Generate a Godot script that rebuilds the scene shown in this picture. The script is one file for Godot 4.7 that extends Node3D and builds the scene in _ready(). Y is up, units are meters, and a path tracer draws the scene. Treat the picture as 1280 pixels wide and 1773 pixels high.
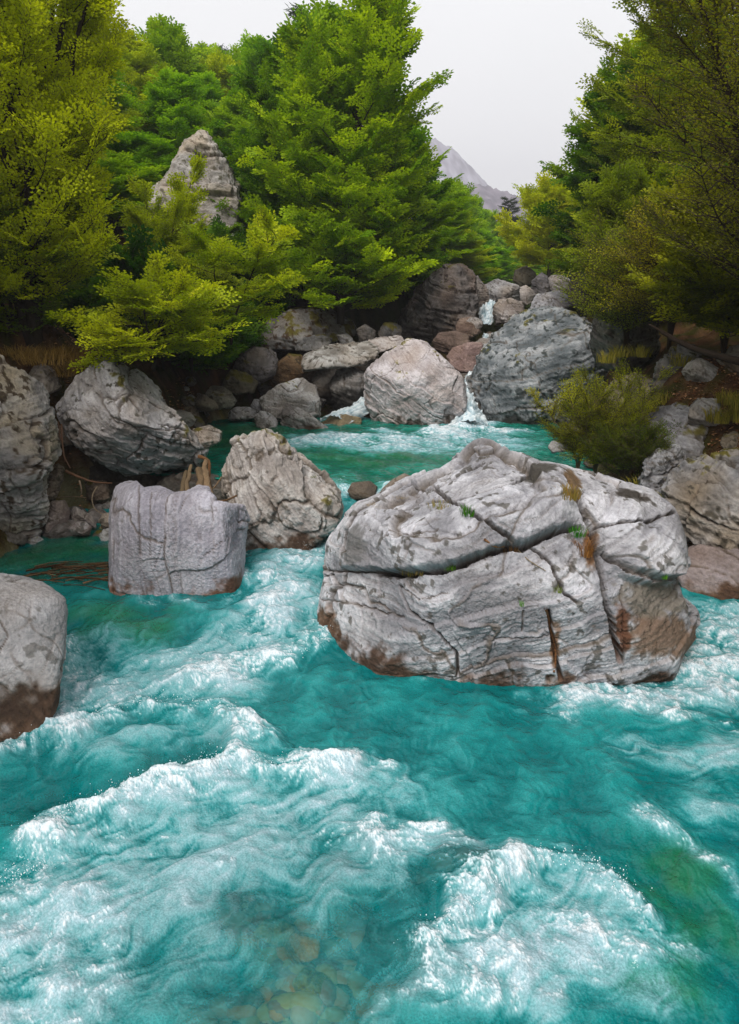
extends Node3D
# A turquoise mountain torrent between limestone boulders, spring beeches on both banks.

var rng := RandomNumberGenerator.new()
var M := {}                                   # materials
var names := {}
var n_fine: FastNoiseLite
var n_mid: FastNoiseLite
var n_big: FastNoiseLite
var n_cell_value: FastNoiseLite
var n_cell_edge: FastNoiseLite
var n_warp: FastNoiseLite

func noise(kind: int, freq: float, octaves: int, sd: int) -> FastNoiseLite:
	var n := FastNoiseLite.new()
	n.noise_type = kind
	n.frequency = freq
	n.seed = sd
	n.fractal_type = FastNoiseLite.FRACTAL_FBM if octaves > 1 else FastNoiseLite.FRACTAL_NONE
	n.fractal_octaves = octaves
	return n

func rgb(r: float, g: float, b: float) -> Color:      # 0..255 as a picture shows them
	return Color(r / 255.0, g / 255.0, b / 255.0)

func numbered(called: String) -> String:
	var k: int = names.get(called, 0)
	names[called] = k + 1
	return called if k == 0 else "%s_%03d" % [called, k]

func tag(o: Node, label: String, category: String, group := "") -> void:
	o.set_meta("label", label)
	o.set_meta("category", category)
	if group != "":
		o.set_meta("group", group)

func thing(called: String, label: String, category: String, at: Vector3, group := "") -> Node3D:
	var o := Node3D.new()
	o.name = numbered(called)
	add_child(o)
	o.position = at
	tag(o, label, category, group)
	return o

func part(called: String, mesh: Mesh, mat: Material, parent: Node) -> MeshInstance3D:
	var o := MeshInstance3D.new()
	o.name = called
	o.mesh = mesh
	if mat:
		o.material_override = mat
	parent.add_child(o, true)
	return o

func solo(called: String, mesh: Mesh, mat: Material, at := Vector3.ZERO) -> MeshInstance3D:
	var o := MeshInstance3D.new()
	o.name = numbered(called)
	o.mesh = mesh
	if mat:
		o.material_override = mat
	o.position = at
	add_child(o)
	return o

func noise_texture(size: int, n: FastNoiseLite, lo: Color, hi: Color) -> ImageTexture:
	var im: Image = n.get_seamless_image(size, size)
	im.convert(Image.FORMAT_L8)
	var d := im.get_data()
	var a := PackedByteArray()
	a.resize(size * size * 3)
	for i in size * size:
		var c := lo.lerp(hi, d[i] / 255.0)
		a[i * 3] = int(minf(c.r, 1.0) * 255.0)
		a[i * 3 + 1] = int(minf(c.g, 1.0) * 255.0)
		a[i * 3 + 2] = int(minf(c.b, 1.0) * 255.0)
	return ImageTexture.create_from_image(Image.create_from_data(size, size, false, Image.FORMAT_RGB8, a))

func height_texture(size: int, n: FastNoiseLite) -> ImageTexture:
	var im: Image = n.get_seamless_image(size, size)
	im.convert(Image.FORMAT_L8)
	return ImageTexture.create_from_image(im)

func triplanar(m: StandardMaterial3D, per_metre: float) -> void:
	m.uv1_triplanar = true
	m.uv1_world_triplanar = true
	m.uv1_scale = Vector3.ONE * per_metre
	m.uv1_triplanar_sharpness = 3.0

func vertex_material(called: String, rough: float, spec := 0.4) -> StandardMaterial3D:
	var m := StandardMaterial3D.new()
	m.resource_name = called
	m.vertex_color_use_as_albedo = true
	m.vertex_color_is_srgb = true
	m.roughness = rough
	m.metallic_specular = spec
	return m

func make_materials() -> void:
	n_fine = noise(FastNoiseLite.TYPE_SIMPLEX, 5.0, 4, 11)
	n_mid = noise(FastNoiseLite.TYPE_SIMPLEX, 1.1, 4, 12)
	n_big = noise(FastNoiseLite.TYPE_SIMPLEX, 0.35, 3, 13)
	n_warp = noise(FastNoiseLite.TYPE_SIMPLEX, 0.9, 2, 14)
	n_cell_value = noise(FastNoiseLite.TYPE_CELLULAR, 1.0, 1, 15)
	n_cell_value.cellular_return_type = FastNoiseLite.RETURN_CELL_VALUE
	n_cell_edge = noise(FastNoiseLite.TYPE_CELLULAR, 1.0, 1, 15)
	n_cell_edge.cellular_return_type = FastNoiseLite.RETURN_DISTANCE2_SUB
	for n in [n_cell_value, n_cell_edge]:
		n.cellular_distance_function = FastNoiseLite.DISTANCE_EUCLIDEAN
		n.domain_warp_enabled = true
		n.domain_warp_amplitude = 0.55
		n.domain_warp_frequency = 0.9
		n.domain_warp_fractal_octaves = 2
		n.domain_warp_fractal_lacunarity = 2.5
		n.domain_warp_fractal_gain = 0.4
	var speck := noise(FastNoiseLite.TYPE_SIMPLEX, 0.03, 6, 3)
	speck.fractal_gain = 0.72
	var grit := noise(FastNoiseLite.TYPE_SIMPLEX, 0.02, 7, 5)
	grit.fractal_gain = 0.66
	var speck_tex := noise_texture(512, speck, Color(0.78, 0.78, 0.78), Color(1.06, 1.06, 1.05))
	var grit_tex := height_texture(512, grit)
	var r := vertex_material("limestone", 0.86, 0.35)
	r.albedo_texture = speck_tex
	r.heightmap_enabled = true
	r.heightmap_texture = grit_tex
	r.heightmap_scale = 2.2
	triplanar(r, 0.9)
	M.rock = r
	var g := vertex_material("earth", 0.95, 0.25)
	g.albedo_texture = speck_tex
	g.heightmap_enabled = true
	g.heightmap_texture = grit_tex
	g.heightmap_scale = 6.0
	triplanar(g, 0.7)
	M.earth = g
	M.pebble = vertex_material("pebble", 0.8, 0.3)
	M.far = vertex_material("far_slope", 1.0, 0.1)
	var w := vertex_material("water", 0.09, 0.34)
	w.transparency = BaseMaterial3D.TRANSPARENCY_ALPHA
	var rip := noise(FastNoiseLite.TYPE_SIMPLEX, 0.012, 5, 8)
	rip.fractal_gain = 0.55
	var lace := noise(FastNoiseLite.TYPE_SIMPLEX, 0.06, 5, 9)
	lace.fractal_gain = 0.8
	w.albedo_texture = noise_texture(1024, lace, Color(0.7, 0.74, 0.74), Color(1.12, 1.1, 1.1))
	w.heightmap_enabled = true
	w.heightmap_texture = height_texture(512, rip)
	w.heightmap_scale = 2.0
	triplanar(w, 0.55)
	M.water = w
	M.drop = StandardMaterial3D.new()
	M.drop.resource_name = "spray_drop"
	M.drop.albedo_color = Color(0.9, 0.93, 0.95)
	M.drop.roughness = 0.3
	M.bark = vertex_material("bark", 0.9, 0.3)
	M.bark.albedo_texture = speck_tex
	M.bark.heightmap_enabled = true
	M.bark.heightmap_texture = grit_tex
	M.bark.heightmap_scale = 3.0
	triplanar(M.bark, 2.0)
	var leaf := vertex_material("leaf", 0.55, 0.3)
	leaf.backlight_enabled = true
	leaf.backlight = Color(1.0, 1.0, 0.7)
	leaf.cull_mode = BaseMaterial3D.CULL_DISABLED
	M.leaf = leaf
	M.twig = StandardMaterial3D.new()
	M.twig.resource_name = "twig"
	M.twig.albedo_color = rgb(58, 44, 30)
	M.twig.roughness = 0.9
	M.grass = vertex_material("grass", 0.7, 0.25)
	M.grass.cull_mode = BaseMaterial3D.CULL_DISABLED
	M.grass.backlight_enabled = true
	M.grass.backlight = Color(0.6, 0.6, 0.4)

# ---- boulders: a traced outline with real depth, cut by planes, broken into beds and blocks ----
func p16(a: float) -> float:
	var b := a * a
	b *= b
	b *= b
	return b * b

func chance(a: float, b: float) -> float:
	var v := sin(a * 12.9898 + b * 78.233) * 43758.5453
	return v - floorf(v)

func outline_table(sil: Array) -> Array:
	var rad := PackedFloat32Array()
	rad.resize(720)
	for k in 720:
		var t := (k + 0.5) / 720.0 * TAU
		var d := Vector2(cos(t), sin(t))
		var best := 0.02
		for i in sil.size():
			var a: Vector2 = sil[i]
			var e: Vector2 = sil[(i + 1) % sil.size()] - a
			var det := d.x * -e.y + d.y * e.x
			if absf(det) < 1e-7:
				continue
			var s := (a.x * -e.y + a.y * e.x) / det
			var u := (d.x * a.y - d.y * a.x) / det
			if u >= 0.0 and u <= 1.0 and s > best:
				best = s
		rad[k] = best
	var sm := rad.duplicate()
	for k in 720:
		sm[k] = (rad[(k + 719) % 720] + 2.0 * rad[k] + rad[(k + 1) % 720]) * 0.25
	var nor := PackedVector2Array()
	nor.resize(720)
	for k in 720:
		var t := (k + 0.5) / 720.0 * TAU
		var s1 := (sm[(k + 3) % 720] - sm[(k + 717) % 720]) / (6.0 * TAU / 720.0)
		nor[k] = (Vector2(cos(t), sin(t)) * sm[k] - Vector2(-sin(t), cos(t)) * s1).normalized()
	return [sm, nor]

var jobs := []
var job_out := []

func rock(called: String, label: String, category: String, at: Vector3, face: Vector2, sil: Array, o := {}) -> MeshInstance3D:
	var m := solo(called, null, M.rock, at)
	tag(m, label, category, o.get("group", ""))
	for f in 6:
		jobs.append([m, at, face, sil, o, f])
	return m

func finish_rocks() -> void:
	job_out.resize(jobs.size())
	var group := WorkerThreadPool.add_group_task(rock_face, jobs.size(), -1, true)
	WorkerThreadPool.wait_for_group_task_completion(group)
	for k in jobs.size() / 6:
		var pos := PackedVector3Array()
		var col := PackedColorArray()
		var idx := PackedInt32Array()
		for f in 6:
			var got: Array = job_out[k * 6 + f]
			pos.append_array(got[0])
			col.append_array(got[1])
		var n := int(jobs[k * 6][4].get("n", 40))
		idx.resize(6 * n * n * 6)
		var at_i := 0
		for f in 6:
			var base := f * (n + 1) * (n + 1)
			for i in n:
				for j in n:
					var q := base + i * (n + 1) + j
					idx[at_i] = q
					idx[at_i + 1] = q + 1
					idx[at_i + 2] = q + n + 1
					idx[at_i + 3] = q + 1
					idx[at_i + 4] = q + n + 2
					idx[at_i + 5] = q + n + 1
					at_i += 6
		(jobs[k * 6][0] as MeshInstance3D).mesh = with_normals(pos, col, idx)
	jobs.clear()
	job_out.clear()

func rock_face(job: int) -> void:
	var at: Vector3 = jobs[job][1]
	var face: Vector2 = jobs[job][2]
	var sil: Array = jobs[job][3]
	var o: Dictionary = jobs[job][4]
	var tz := Vector3(sin(face.x) * cos(face.y), sin(face.y), cos(face.x) * cos(face.y))
	var tx := Vector3(cos(face.x), 0.0, -sin(face.x))
	var ty := tz.cross(tx)
	var table := outline_table(sil)
	var rad: PackedFloat32Array = table[0]
	var nor2: PackedVector2Array = table[1]
	var df: float = o.get("df", 0.8)
	var db: float = o.get("db", df)
	var n: int = o.get("n", 40)
	var sd: int = o.get("seed", 1)
	var r1 := RandomNumberGenerator.new()
	r1.seed = sd * 977 + 5
	var pn := PackedVector3Array()
	var pd := PackedFloat32Array()
	for q in o.get("planes", []):
		pn.append(Vector3(q.x, q.y, q.z).normalized())
		pd.append(q.w)
	var size := 0.0
	for q in sil:
		size = maxf(size, (q as Vector2).length())
	for k in int(o.get("cuts", 8)) + 3:           # chance cuts that give a broken stone its faces
		var d := Vector3(r1.randf_range(-1, 1), r1.randf_range(-0.5, 1), r1.randf_range(0.55, 1.1) * (1.0 if k % 4 else -1.0)).normalized()
		var qq := sqrt(d.x * d.x + d.y * d.y)
		var id := int((atan2(d.y, d.x) / TAU + 1.0) * 720.0) % 720
		var r0 := pow(p16(qq / rad[id]) + p16(absf(d.z) / (df if d.z > 0.0 else db)), -0.0625)
		pn.append(d)
		pd.append(r0 * r1.randf_range(0.66, 0.9))
	var np := pn.size()
	var bed: Vector3 = (o.get("bed", Vector3(0.15, 1.0, 0.2)) as Vector3).normalized()
	var flat: float = o.get("flat", 1.5)
	var j1 := bed.cross(Vector3(r1.randf_range(-1, 1), 0.1, r1.randf_range(-1, 1))).normalized()
	var j2 := bed.cross(j1)
	var sz := clampf(size * 0.6, 0.35, 1.0)
	var blk: float = o.get("blk", 0.11) * minf(1.0, size * 0.6)
	var crk: float = o.get("crk", 0.06) * minf(1.0, size * 0.6)
	var cell: float = o.get("cell", 1.2) / clampf(size * 0.8, 0.3, 1.0)
	var rough: float = o.get("rough", 0.07) * minf(1.0, size * 0.6)
	var strata: float = o.get("strata", 0.006)
	var off := Vector3(sd * 7.31, sd * 3.17, sd * 5.53)
	var light: Color = o.get("light", rgb(178, 174, 174))
	var dark: Color = o.get("dark", rgb(116, 112, 110))
	var warm: Color = o.get("warm", rgb(150, 132, 116))
	var warm_k: float = o.get("warm_k", 0.3)
	var lich: float = o.get("lichen", 0.35)
	var lich_c: Color = o.get("lichen_color", rgb(52, 48, 40))
	var moss: float = o.get("moss", 0.2)
	var moss_c: Color = o.get("moss_color", rgb(92, 84, 28))
	var wet: float = o.get("wet", -9.0)
	var wet_h: float = o.get("wet_h", 0.3)
	var wet_c: Color = o.get("wet_color", rgb(84, 60, 44))
	var soil := rgb(70, 58, 46)
	var segs := []                             # traced cracks: [a, b, width, depth, step]
	for c in o.get("cracks", []):
		var line: Array = c[0]
		for i in line.size() - 1:
			segs.append([line[i], line[i + 1], c[1], c[2]])
	var stains: Array = o.get("stains", [])    # [middle, half size, colour] of mineral stains and lichen
	var steps: Array = o.get("steps", [])      # ledges: [outline of x -> y in the face, how far the rock above stands out]
	var total := (n + 1) * (n + 1)
	var pos := PackedVector3Array()
	var col := PackedColorArray()
	pos.resize(total)
	col.resize(total)
	var at_v := 0
	var f: int = jobs[job][5]
	if true:
		for i in n + 1:
			var a := tan((i * 2.0 / n - 1.0) * PI / 4.0)
			for j in n + 1:
				var b := tan((j * 2.0 / n - 1.0) * PI / 4.0)
				var d: Vector3
				match f:
					0: d = Vector3(a, b, 1.0)
					1: d = Vector3(-a, b, -1.0)
					2: d = Vector3(1.0, b, -a)
					3: d = Vector3(-1.0, b, a)
					4: d = Vector3(a, 1.0, -b)
					_: d = Vector3(a, -1.0, b)
				d.z *= 0.6
				d = d.normalized()
				var q2 := sqrt(d.x * d.x + d.y * d.y)
				var fk := (atan2(d.y, d.x) / TAU + 1.0) * 720.0 - 0.5
				var k0 := int(fk)
				var fr := fk - k0
				k0 = k0 % 720
				var k1 := (k0 + 1) % 720
				var s := rad[k0] * (1.0 - fr) + rad[k1] * fr
				var ts := p16(q2 / s)
				var dz := df if d.z > 0.0 else db
				var tf := p16(absf(d.z) / dz)
				var inv := ts + tf
				var g := Vector3(nor2[k0].x, nor2[k0].y, 0.0) * (ts / s) + Vector3(0, 0, signf(d.z) * tf / dz)
				for k in np:
					var c := pn[k].dot(d)
					if c > 0.0:
						c /= pd[k]
						var t := p16(c)
						inv += t
						g += pn[k] * (t / pd[k])
				var r := pow(inv, -0.0625)
				var l := d * r
				g = g.normalized()
				var nw := tx * g.x + ty * g.y + tz * g.z
				var p := tx * l.x + ty * l.y + tz * l.z
				var w := p + at + off
				# beds and blocks
				var big := n_warp.get_noise_3dv(w)
				var mk := n_mid.get_noise_3dv(w)
				var fine := n_fine.get_noise_3dv(w)
				var big2 := n_big.get_noise_3dv(w * 1.9)
				var wb := w.dot(bed)
				var w1 := w.dot(j1)
				var w2 := w.dot(j2)
				var fb := cell * flat * 0.8
				var fj := cell * 0.7
				var ub := wb * fb + big * 0.09 * fb + mk * 0.05 * fb + fine * 0.018 * fb + sin(wb * 2.3) * 0.15
				var ib := floorf(ub)
				var uj := w1 * fj + chance(ib, 3.0) * 7.0 + big2 * 0.3 * fj + mk * 0.06 * fj + fine * 0.025 * fj
				var uk := w2 * fj + chance(ib, 9.0) * 7.0 + big * 0.25 * fj - mk * 0.06 * fj - fine * 0.025 * fj
				var ij := floorf(uj)
				var ik := floorf(uk)
				var cv := chance(ib * 7.0 + ij, ik + 4.0) * 2.0 - 1.0
				var eb := minf(ub - ib, ib + 1.0 - ub) / fb
				var ej := minf(uj - ij, ij + 1.0 - uj) / fj
				var ek := minf(uk - ik, ik + 1.0 - uk) / fj
				var ce := minf(eb, minf(ej, ek))
				var fb2 := fb * 2.9
				var fj2 := fj * 2.6
				var ub2 := wb * fb2 + big * 0.09 * fb2 + mk * 0.05 * fb2 + fine * 0.014 * fb2
				var ib2 := floorf(ub2)
				var uj2 := w1 * fj2 + chance(ib2, 5.0) * 7.0 + big2 * 0.3 * fj2 + mk * 0.05 * fj2 + fine * 0.02 * fj2
				var uk2 := w2 * fj2 + chance(ib2, 2.0) * 7.0 + big * 0.25 * fj2 - mk * 0.05 * fj2 - fine * 0.02 * fj2
				var ij2 := floorf(uj2)
				var ik2 := floorf(uk2)
				var cv2 := chance(ib2 * 5.0 + ij2, ik2 + 8.0) * 2.0 - 1.0
				var ce2 := minf(minf(ub2 - ib2, ib2 + 1.0 - ub2) / fb2, minf(minf(uj2 - ij2, ij2 + 1.0 - uj2), minf(uk2 - ik2, ik2 + 1.0 - uk2)) / fj2)
				var v := w.dot(bed) + big * 0.07 + fine * 0.01
				var lay := n_fine.get_noise_3d(v * 2.6, w.x * 0.12, w.z * 0.12 + w.y * 0.05)
				var seam_n := n_fine.get_noise_3d(v * 4.2 + 11.0, (w.x + w.z) * 0.07, w.z * 0.06)
				var seam := clampf(1.0 - absf(seam_n) * 9.0, 0.0, 1.0) * smoothstep(-0.25, 0.2, n_mid.get_noise_3d(w.x * 0.8, v * 5.0, w.z * 0.8))
				var gr := clampf(1.0 - ce / (0.026 * sz), 0.0, 1.0) * smoothstep(-0.35, 0.1, mk + 0.2)
				var gr2 := clampf(1.0 - ce2 / (0.018 * sz), 0.0, 1.0) * smoothstep(-0.1, 0.35, mk)
				var h := blk * ((cv * 0.55 + (uj - ij - 0.5) * (chance(ij, ib + 2.0) - 0.5) * 2.2 + (ub - ib - 0.5) * (chance(ik, ib + 6.0) - 0.3) * 1.6) * smoothstep(0.0, 0.02 * sz, ce) + (cv2 * 0.25 + (uk2 - ik2 - 0.5) * (chance(ij2, ib2) - 0.5) * 0.8 + (ub2 - ib2 - 0.5) * 0.5) * smoothstep(0.0, 0.015 * sz, ce2)) + rough * (mk * 0.8 + 0.25 * fine) - crk * (gr + 0.5 * gr2) + strata * lay - strata * 1.3 * seam
				var line_c := 0.0
				if l.z > -0.3 * df:
					var lx := l.x + mk * 0.035
					var ly := l.y + fine * 0.03
					for sg in segs:
						var sa: Vector2 = sg[0]
						var sb: Vector2 = sg[1]
						var wd: float = (sg[2] as float) * 0.2
						if lx < minf(sa.x, sb.x) - wd or lx > maxf(sa.x, sb.x) + wd or ly < minf(sa.y, sb.y) - wd or ly > maxf(sa.y, sb.y) + wd:
							continue
						var e := sb - sa
						var u := clampf(((lx - sa.x) * e.x + (ly - sa.y) * e.y) / e.length_squared(), 0.0, 1.0)
						var dx := lx - sa.x - e.x * u
						var dy := ly - sa.y - e.y * u
						var dist := sqrt(dx * dx + dy * dy)
						if dist < wd:
							var kk := 1.0 - dist / wd
							kk = sqrt(kk)
							line_c = maxf(line_c, kk)
							h -= (sg[3] as float) * kk * 0.6
					for st in steps:
						var line: Array = st[0]
						if lx < (line[0] as Vector2).x or lx > (line[-1] as Vector2).x:
							continue
						for i2 in line.size() - 1:
							var sa: Vector2 = line[i2]
							var sb: Vector2 = line[i2 + 1]
							if lx <= sb.x:
								var yy := lerpf(sa.y, sb.y, (lx - sa.x) / maxf(sb.x - sa.x, 1e-4))
								var edge := smoothstep(0.0, 0.35, lx - (line[0] as Vector2).x) * smoothstep(0.0, 0.35, (line[-1] as Vector2).x - lx)
								h += (st[1] as float) * edge * smoothstep(-0.05, 0.03, ly - yy) * (1.0 - smoothstep(st[2] * 0.3, st[2], ly - yy))
								break
				p += nw * h
				pos[at_v] = p
				# what the stone is made of and what grows on it
				var t1 := clampf(0.5 + big * 0.6 + mk * 0.75 + lay * 0.5 + fine * 0.35 + cv2 * 0.12 + cv * 0.15, 0.0, 1.0)
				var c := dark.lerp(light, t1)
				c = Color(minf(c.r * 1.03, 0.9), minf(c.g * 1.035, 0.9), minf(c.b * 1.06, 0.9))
				c = c.lerp(warm, clampf(warm_k * (0.4 + n_big.get_noise_3dv(w * 1.7) * 1.6 + cv * 0.4), 0.0, 0.85))
				var li := smoothstep(0.62 - lich * 0.5, 0.72 - lich * 0.5, n_fine.get_noise_3dv(w * 0.8) * 0.85 + mk * 0.4 + 0.12)
				c = c.lerp(lich_c, li * 0.8 * minf(1.0, lich * 2.0))
				c = c.lerp(soil, clampf(maxf(maxf(gr * 0.7, gr2 * 0.4), line_c * 0.6 + seam * 0.25), 0.0, 0.8))
				if l.z > -0.2 * df:
					for sn in stains:
						var ds := (Vector2(l.x, l.y) - (sn[0] as Vector2)) / (sn[1] as Vector2)
						c = c.lerp(sn[2], smoothstep(1.0, 0.5, ds.length() + mk * 0.5 + fine * 0.45) * 0.85)
				if moss > 0.0:
					var mo := smoothstep(0.75 - moss, 0.95 - moss, nw.y * 0.55 + mk * 0.6 + fine * 0.3)
					c = c.lerp(moss_c, mo * 0.85)
				if wet > -8.0:
					var hy := p.y + at.y - wet - wet_h + mk * 0.4 + fine * 0.16
					c = c.lerp(wet_c * (0.75 + 0.5 * t1), smoothstep(0.08, -0.2, hy) * 0.85)
				col[at_v] = c
				at_v += 1
	job_out[job] = [pos, col]

func with_normals(pos: PackedVector3Array, col: PackedColorArray, idx: PackedInt32Array) -> ArrayMesh:
	var arr := []
	arr.resize(Mesh.ARRAY_MAX)
	arr[Mesh.ARRAY_VERTEX] = pos
	arr[Mesh.ARRAY_COLOR] = col
	arr[Mesh.ARRAY_INDEX] = idx
	var st := SurfaceTool.new()
	st.create_from_arrays(arr)
	st.generate_normals()
	return st.commit()

# ---- ground ----
const CHANNEL := [[8.0, 0.0, 4.6, -0.9], [-8.0, 0.0, 4.9, -0.9], [-11.5, 0.0, 5.5, -0.7], [-14.0, -0.3, 5.3, -0.4], [-16.2, -1.2, 5.0, -0.1], [-19.0, 0.2, 4.1, 0.1], [-22.5, 0.6, 4.4, 0.3], [-25.0, 1.0, 4.6, 0.45], [-27.0, 1.6, 4.4, 1.0], [-30.0, 2.8, 3.6, 2.3], [-33.0, 4.2, 2.8, 3.3], [-40.0, 6.8, 1.8, 4.1], [-60.0, 10.5, 3.0, 4.6], [-120.0, 22.0, 5.0, 6.5], [-300.0, 60.0, 12.0, 14.0], [-1600.0, 200.0, 60.0, 20.0]]

func channel(z: float) -> Vector3:          # middle, half width, bed
	var last: Array = CHANNEL[0]
	for c in CHANNEL:
		if z >= c[0]:
			var t := clampf((z - (last[0] as float)) / minf((c[0] as float) - (last[0] as float), -1e-3), 0.0, 1.0)
			return Vector3(lerpf(last[1], c[1], t), lerpf(last[2], c[2], t), lerpf(last[3], c[3], t))
		last = c
	return Vector3(last[1], last[2], last[3])

func ground_h(x: float, z: float) -> float:
	var c := channel(z)
	var out := absf(x - c.x) - c.y
	var far := smoothstep(-30.0, -70.0, z)
	var h := c.z + lerpf(2.5, 1.5, far) * smoothstep(0.0, 3.2, out)
	if out > 0.0:
		h += out * lerpf(0.22, 0.1, far) + maxf(0.0, out - 9.0) * 0.22
	h = minf(h, 60.0)
	h += n_big.get_noise_2d(x, z) * 0.35 * smoothstep(0.0, 2.0, out + 1.0) + 0.38 * exp(-((x + 0.7) * (x + 0.7) / 2.6 + (z + 5.0) * (z + 5.0) / 1.4)) + 1.7 * exp(-((x + 6.7) * (x + 6.7) + (z + 17.4) * (z + 17.4)) / 1.7) + 1.0 * exp(-((x - 6.4) * (x - 6.4) + (z + 15.2) * (z + 15.2)) / 2.0) + n_mid.get_noise_2d(x, z) * 0.14
	return h

func steps_from(a: float, b: float, fine: float, grow: float, limit: float) -> PackedFloat32Array:
	var out := PackedFloat32Array([a])
	var s := fine
	while absf(out[-1] - a) < absf(b - a):
		out.append(out[-1] + signf(b - a) * s)
		if absf(out[-1]) > limit:
			s *= grow
	return out

func build_ground() -> void:
	var xs := PackedFloat32Array()
	var right := steps_from(0.0, 1400.0, 0.16, 1.16, 9.0)
	for k in range(right.size() - 1, 0, -1):
		xs.append(-right[k])
	xs.append_array(right)
	var zs := steps_from(8.0, -1700.0, 0.17, 1.035, 26.0)
	var nx := xs.size()
	var nz := zs.size()
	var pos := PackedVector3Array()
	var col := PackedColorArray()
	for z in zs:
		for x in xs:
			var h := ground_h(x, z)
			pos.append(Vector3(x, h, z))
			var a := n_mid.get_noise_3d(x * 1.3 + 40.0, h * 1.3, z * 1.3)
			var b := n_fine.get_noise_3d(x * 0.7, h * 0.7, z * 0.7)
			var c := rgb(62, 44, 30).lerp(rgb(112, 82, 58), clampf(0.5 + b, 0.0, 1.0))
			c = c.lerp(rgb(54, 60, 20), smoothstep(0.0, 0.35, a + 0.05) * 0.7)
			c = c.lerp(rgb(44, 62, 18), smoothstep(-24.0, -40.0, z) * 0.85)
			var bed := rgb(96, 92, 66).lerp(rgb(128, 122, 96), clampf(0.5 + b * 1.2, 0.0, 1.0)).lerp(rgb(150, 120, 50), smoothstep(0.1, 0.4, a) * 0.5)
			var lev := 1.0 if z < -15.0 else 0.3
			if z > -25.0:
				c = c.lerp(bed, smoothstep(lev + 0.25, lev - 0.05, h))
			col.append(c)
	var g := solo("ground", with_normals(pos, col, grid_index(nx, nz)), M.earth)
	g.set_meta("kind", "structure")

func grid_index(nx: int, nz: int) -> PackedInt32Array:
	var idx := PackedInt32Array()
	idx.resize((nx - 1) * (nz - 1) * 6)
	var k := 0
	for j in nz - 1:
		for i in nx - 1:
			var q := j * nx + i
			idx[k] = q
			idx[k + 1] = q + nx
			idx[k + 2] = q + 1
			idx[k + 3] = q + 1
			idx[k + 4] = q + nx
			idx[k + 5] = q + nx + 1
			k += 6
	return idx

func ridge(called: String, crest: Array, z: float, depth: float, c1: Color, c2: Color, sd: int) -> void:
	var pos := PackedVector3Array()
	var col := PackedColorArray()
	var n := noise(FastNoiseLite.TYPE_SIMPLEX, 0.02, 5, sd)
	var nx := 150
	var nz := 60
	var x0: float = crest[0].x
	var x1: float = crest[-1].x
	for j in nz:
		var v := j / (nz - 1.0) * 2.0 - 1.0
		for i in nx:
			var x := lerpf(x0, x1, i / (nx - 1.0))
			var top := 0.0
			for k in crest.size() - 1:
				if x >= crest[k].x and x <= crest[k + 1].x + 0.01:
					top = lerpf(crest[k].y, crest[k + 1].y, (x - crest[k].x) / (crest[k + 1].x - crest[k].x))
			var zz := z - v * depth
			var fall := 1.0 - pow(absf(v), 1.2)
			var rough := n.get_noise_2d(x, zz)
			pos.append(Vector3(x, (top + 10.0) * fall - 10.0 + rough * 9.0 * (0.3 + absf(v)) + n.get_noise_2d(x * 9.0, zz * 9.0) * 3.0, zz))
			col.append(c1.lerp(c2, clampf(0.5 + n.get_noise_2d(x * 3.0 + 90.0, zz * 1.2) * 1.3, 0.0, 1.0)))
	var m := solo(called, with_normals(pos, col, grid_index(nx, nz)), M.far)
	m.set_meta("kind", "structure")

# ---- water ----
var w_rows := PackedFloat32Array()
var w_half := PackedVector2Array()           # left and right end of each row
var w_nx := 0
var w_mode := 0
var w_ctl: PackedFloat32Array
var w_ctl2: PackedFloat32Array
var n_streak: FastNoiseLite
var n_streak2: FastNoiseLite
var n_wave: FastNoiseLite
var n_puff: FastNoiseLite
var n_grain: FastNoiseLite
var n_wisp: FastNoiseLite

func water_level(x: float, z: float) -> float:
	if w_mode == 1:
		return 0.9 - 0.62 * smoothstep(-16.3, -14.95, z)
	var l := 0.32 * smoothstep(-8.8, -13.2, z)
	var chute := smoothstep(1.5, 0.6, absf(x + 0.75 + (z + 14.0) * -0.25))
	return l + 0.5 * chute * smoothstep(-13.6, -15.6, z)

func row_x(ends: Vector2, t: float) -> float:
	var mid := (ends.x + ends.y) * 0.5
	var hw := (ends.y - ends.x) * 0.5
	var c := t * 2.0 - 1.0
	if w_mode == 1:
		return mid + hw * c
	var a := absf(c)
	return mid + signf(c) * (hw * a / 0.92 if a < 0.92 else lerpf(hw, maxf(hw, 7.4), (a - 0.92) / 0.08))

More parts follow.
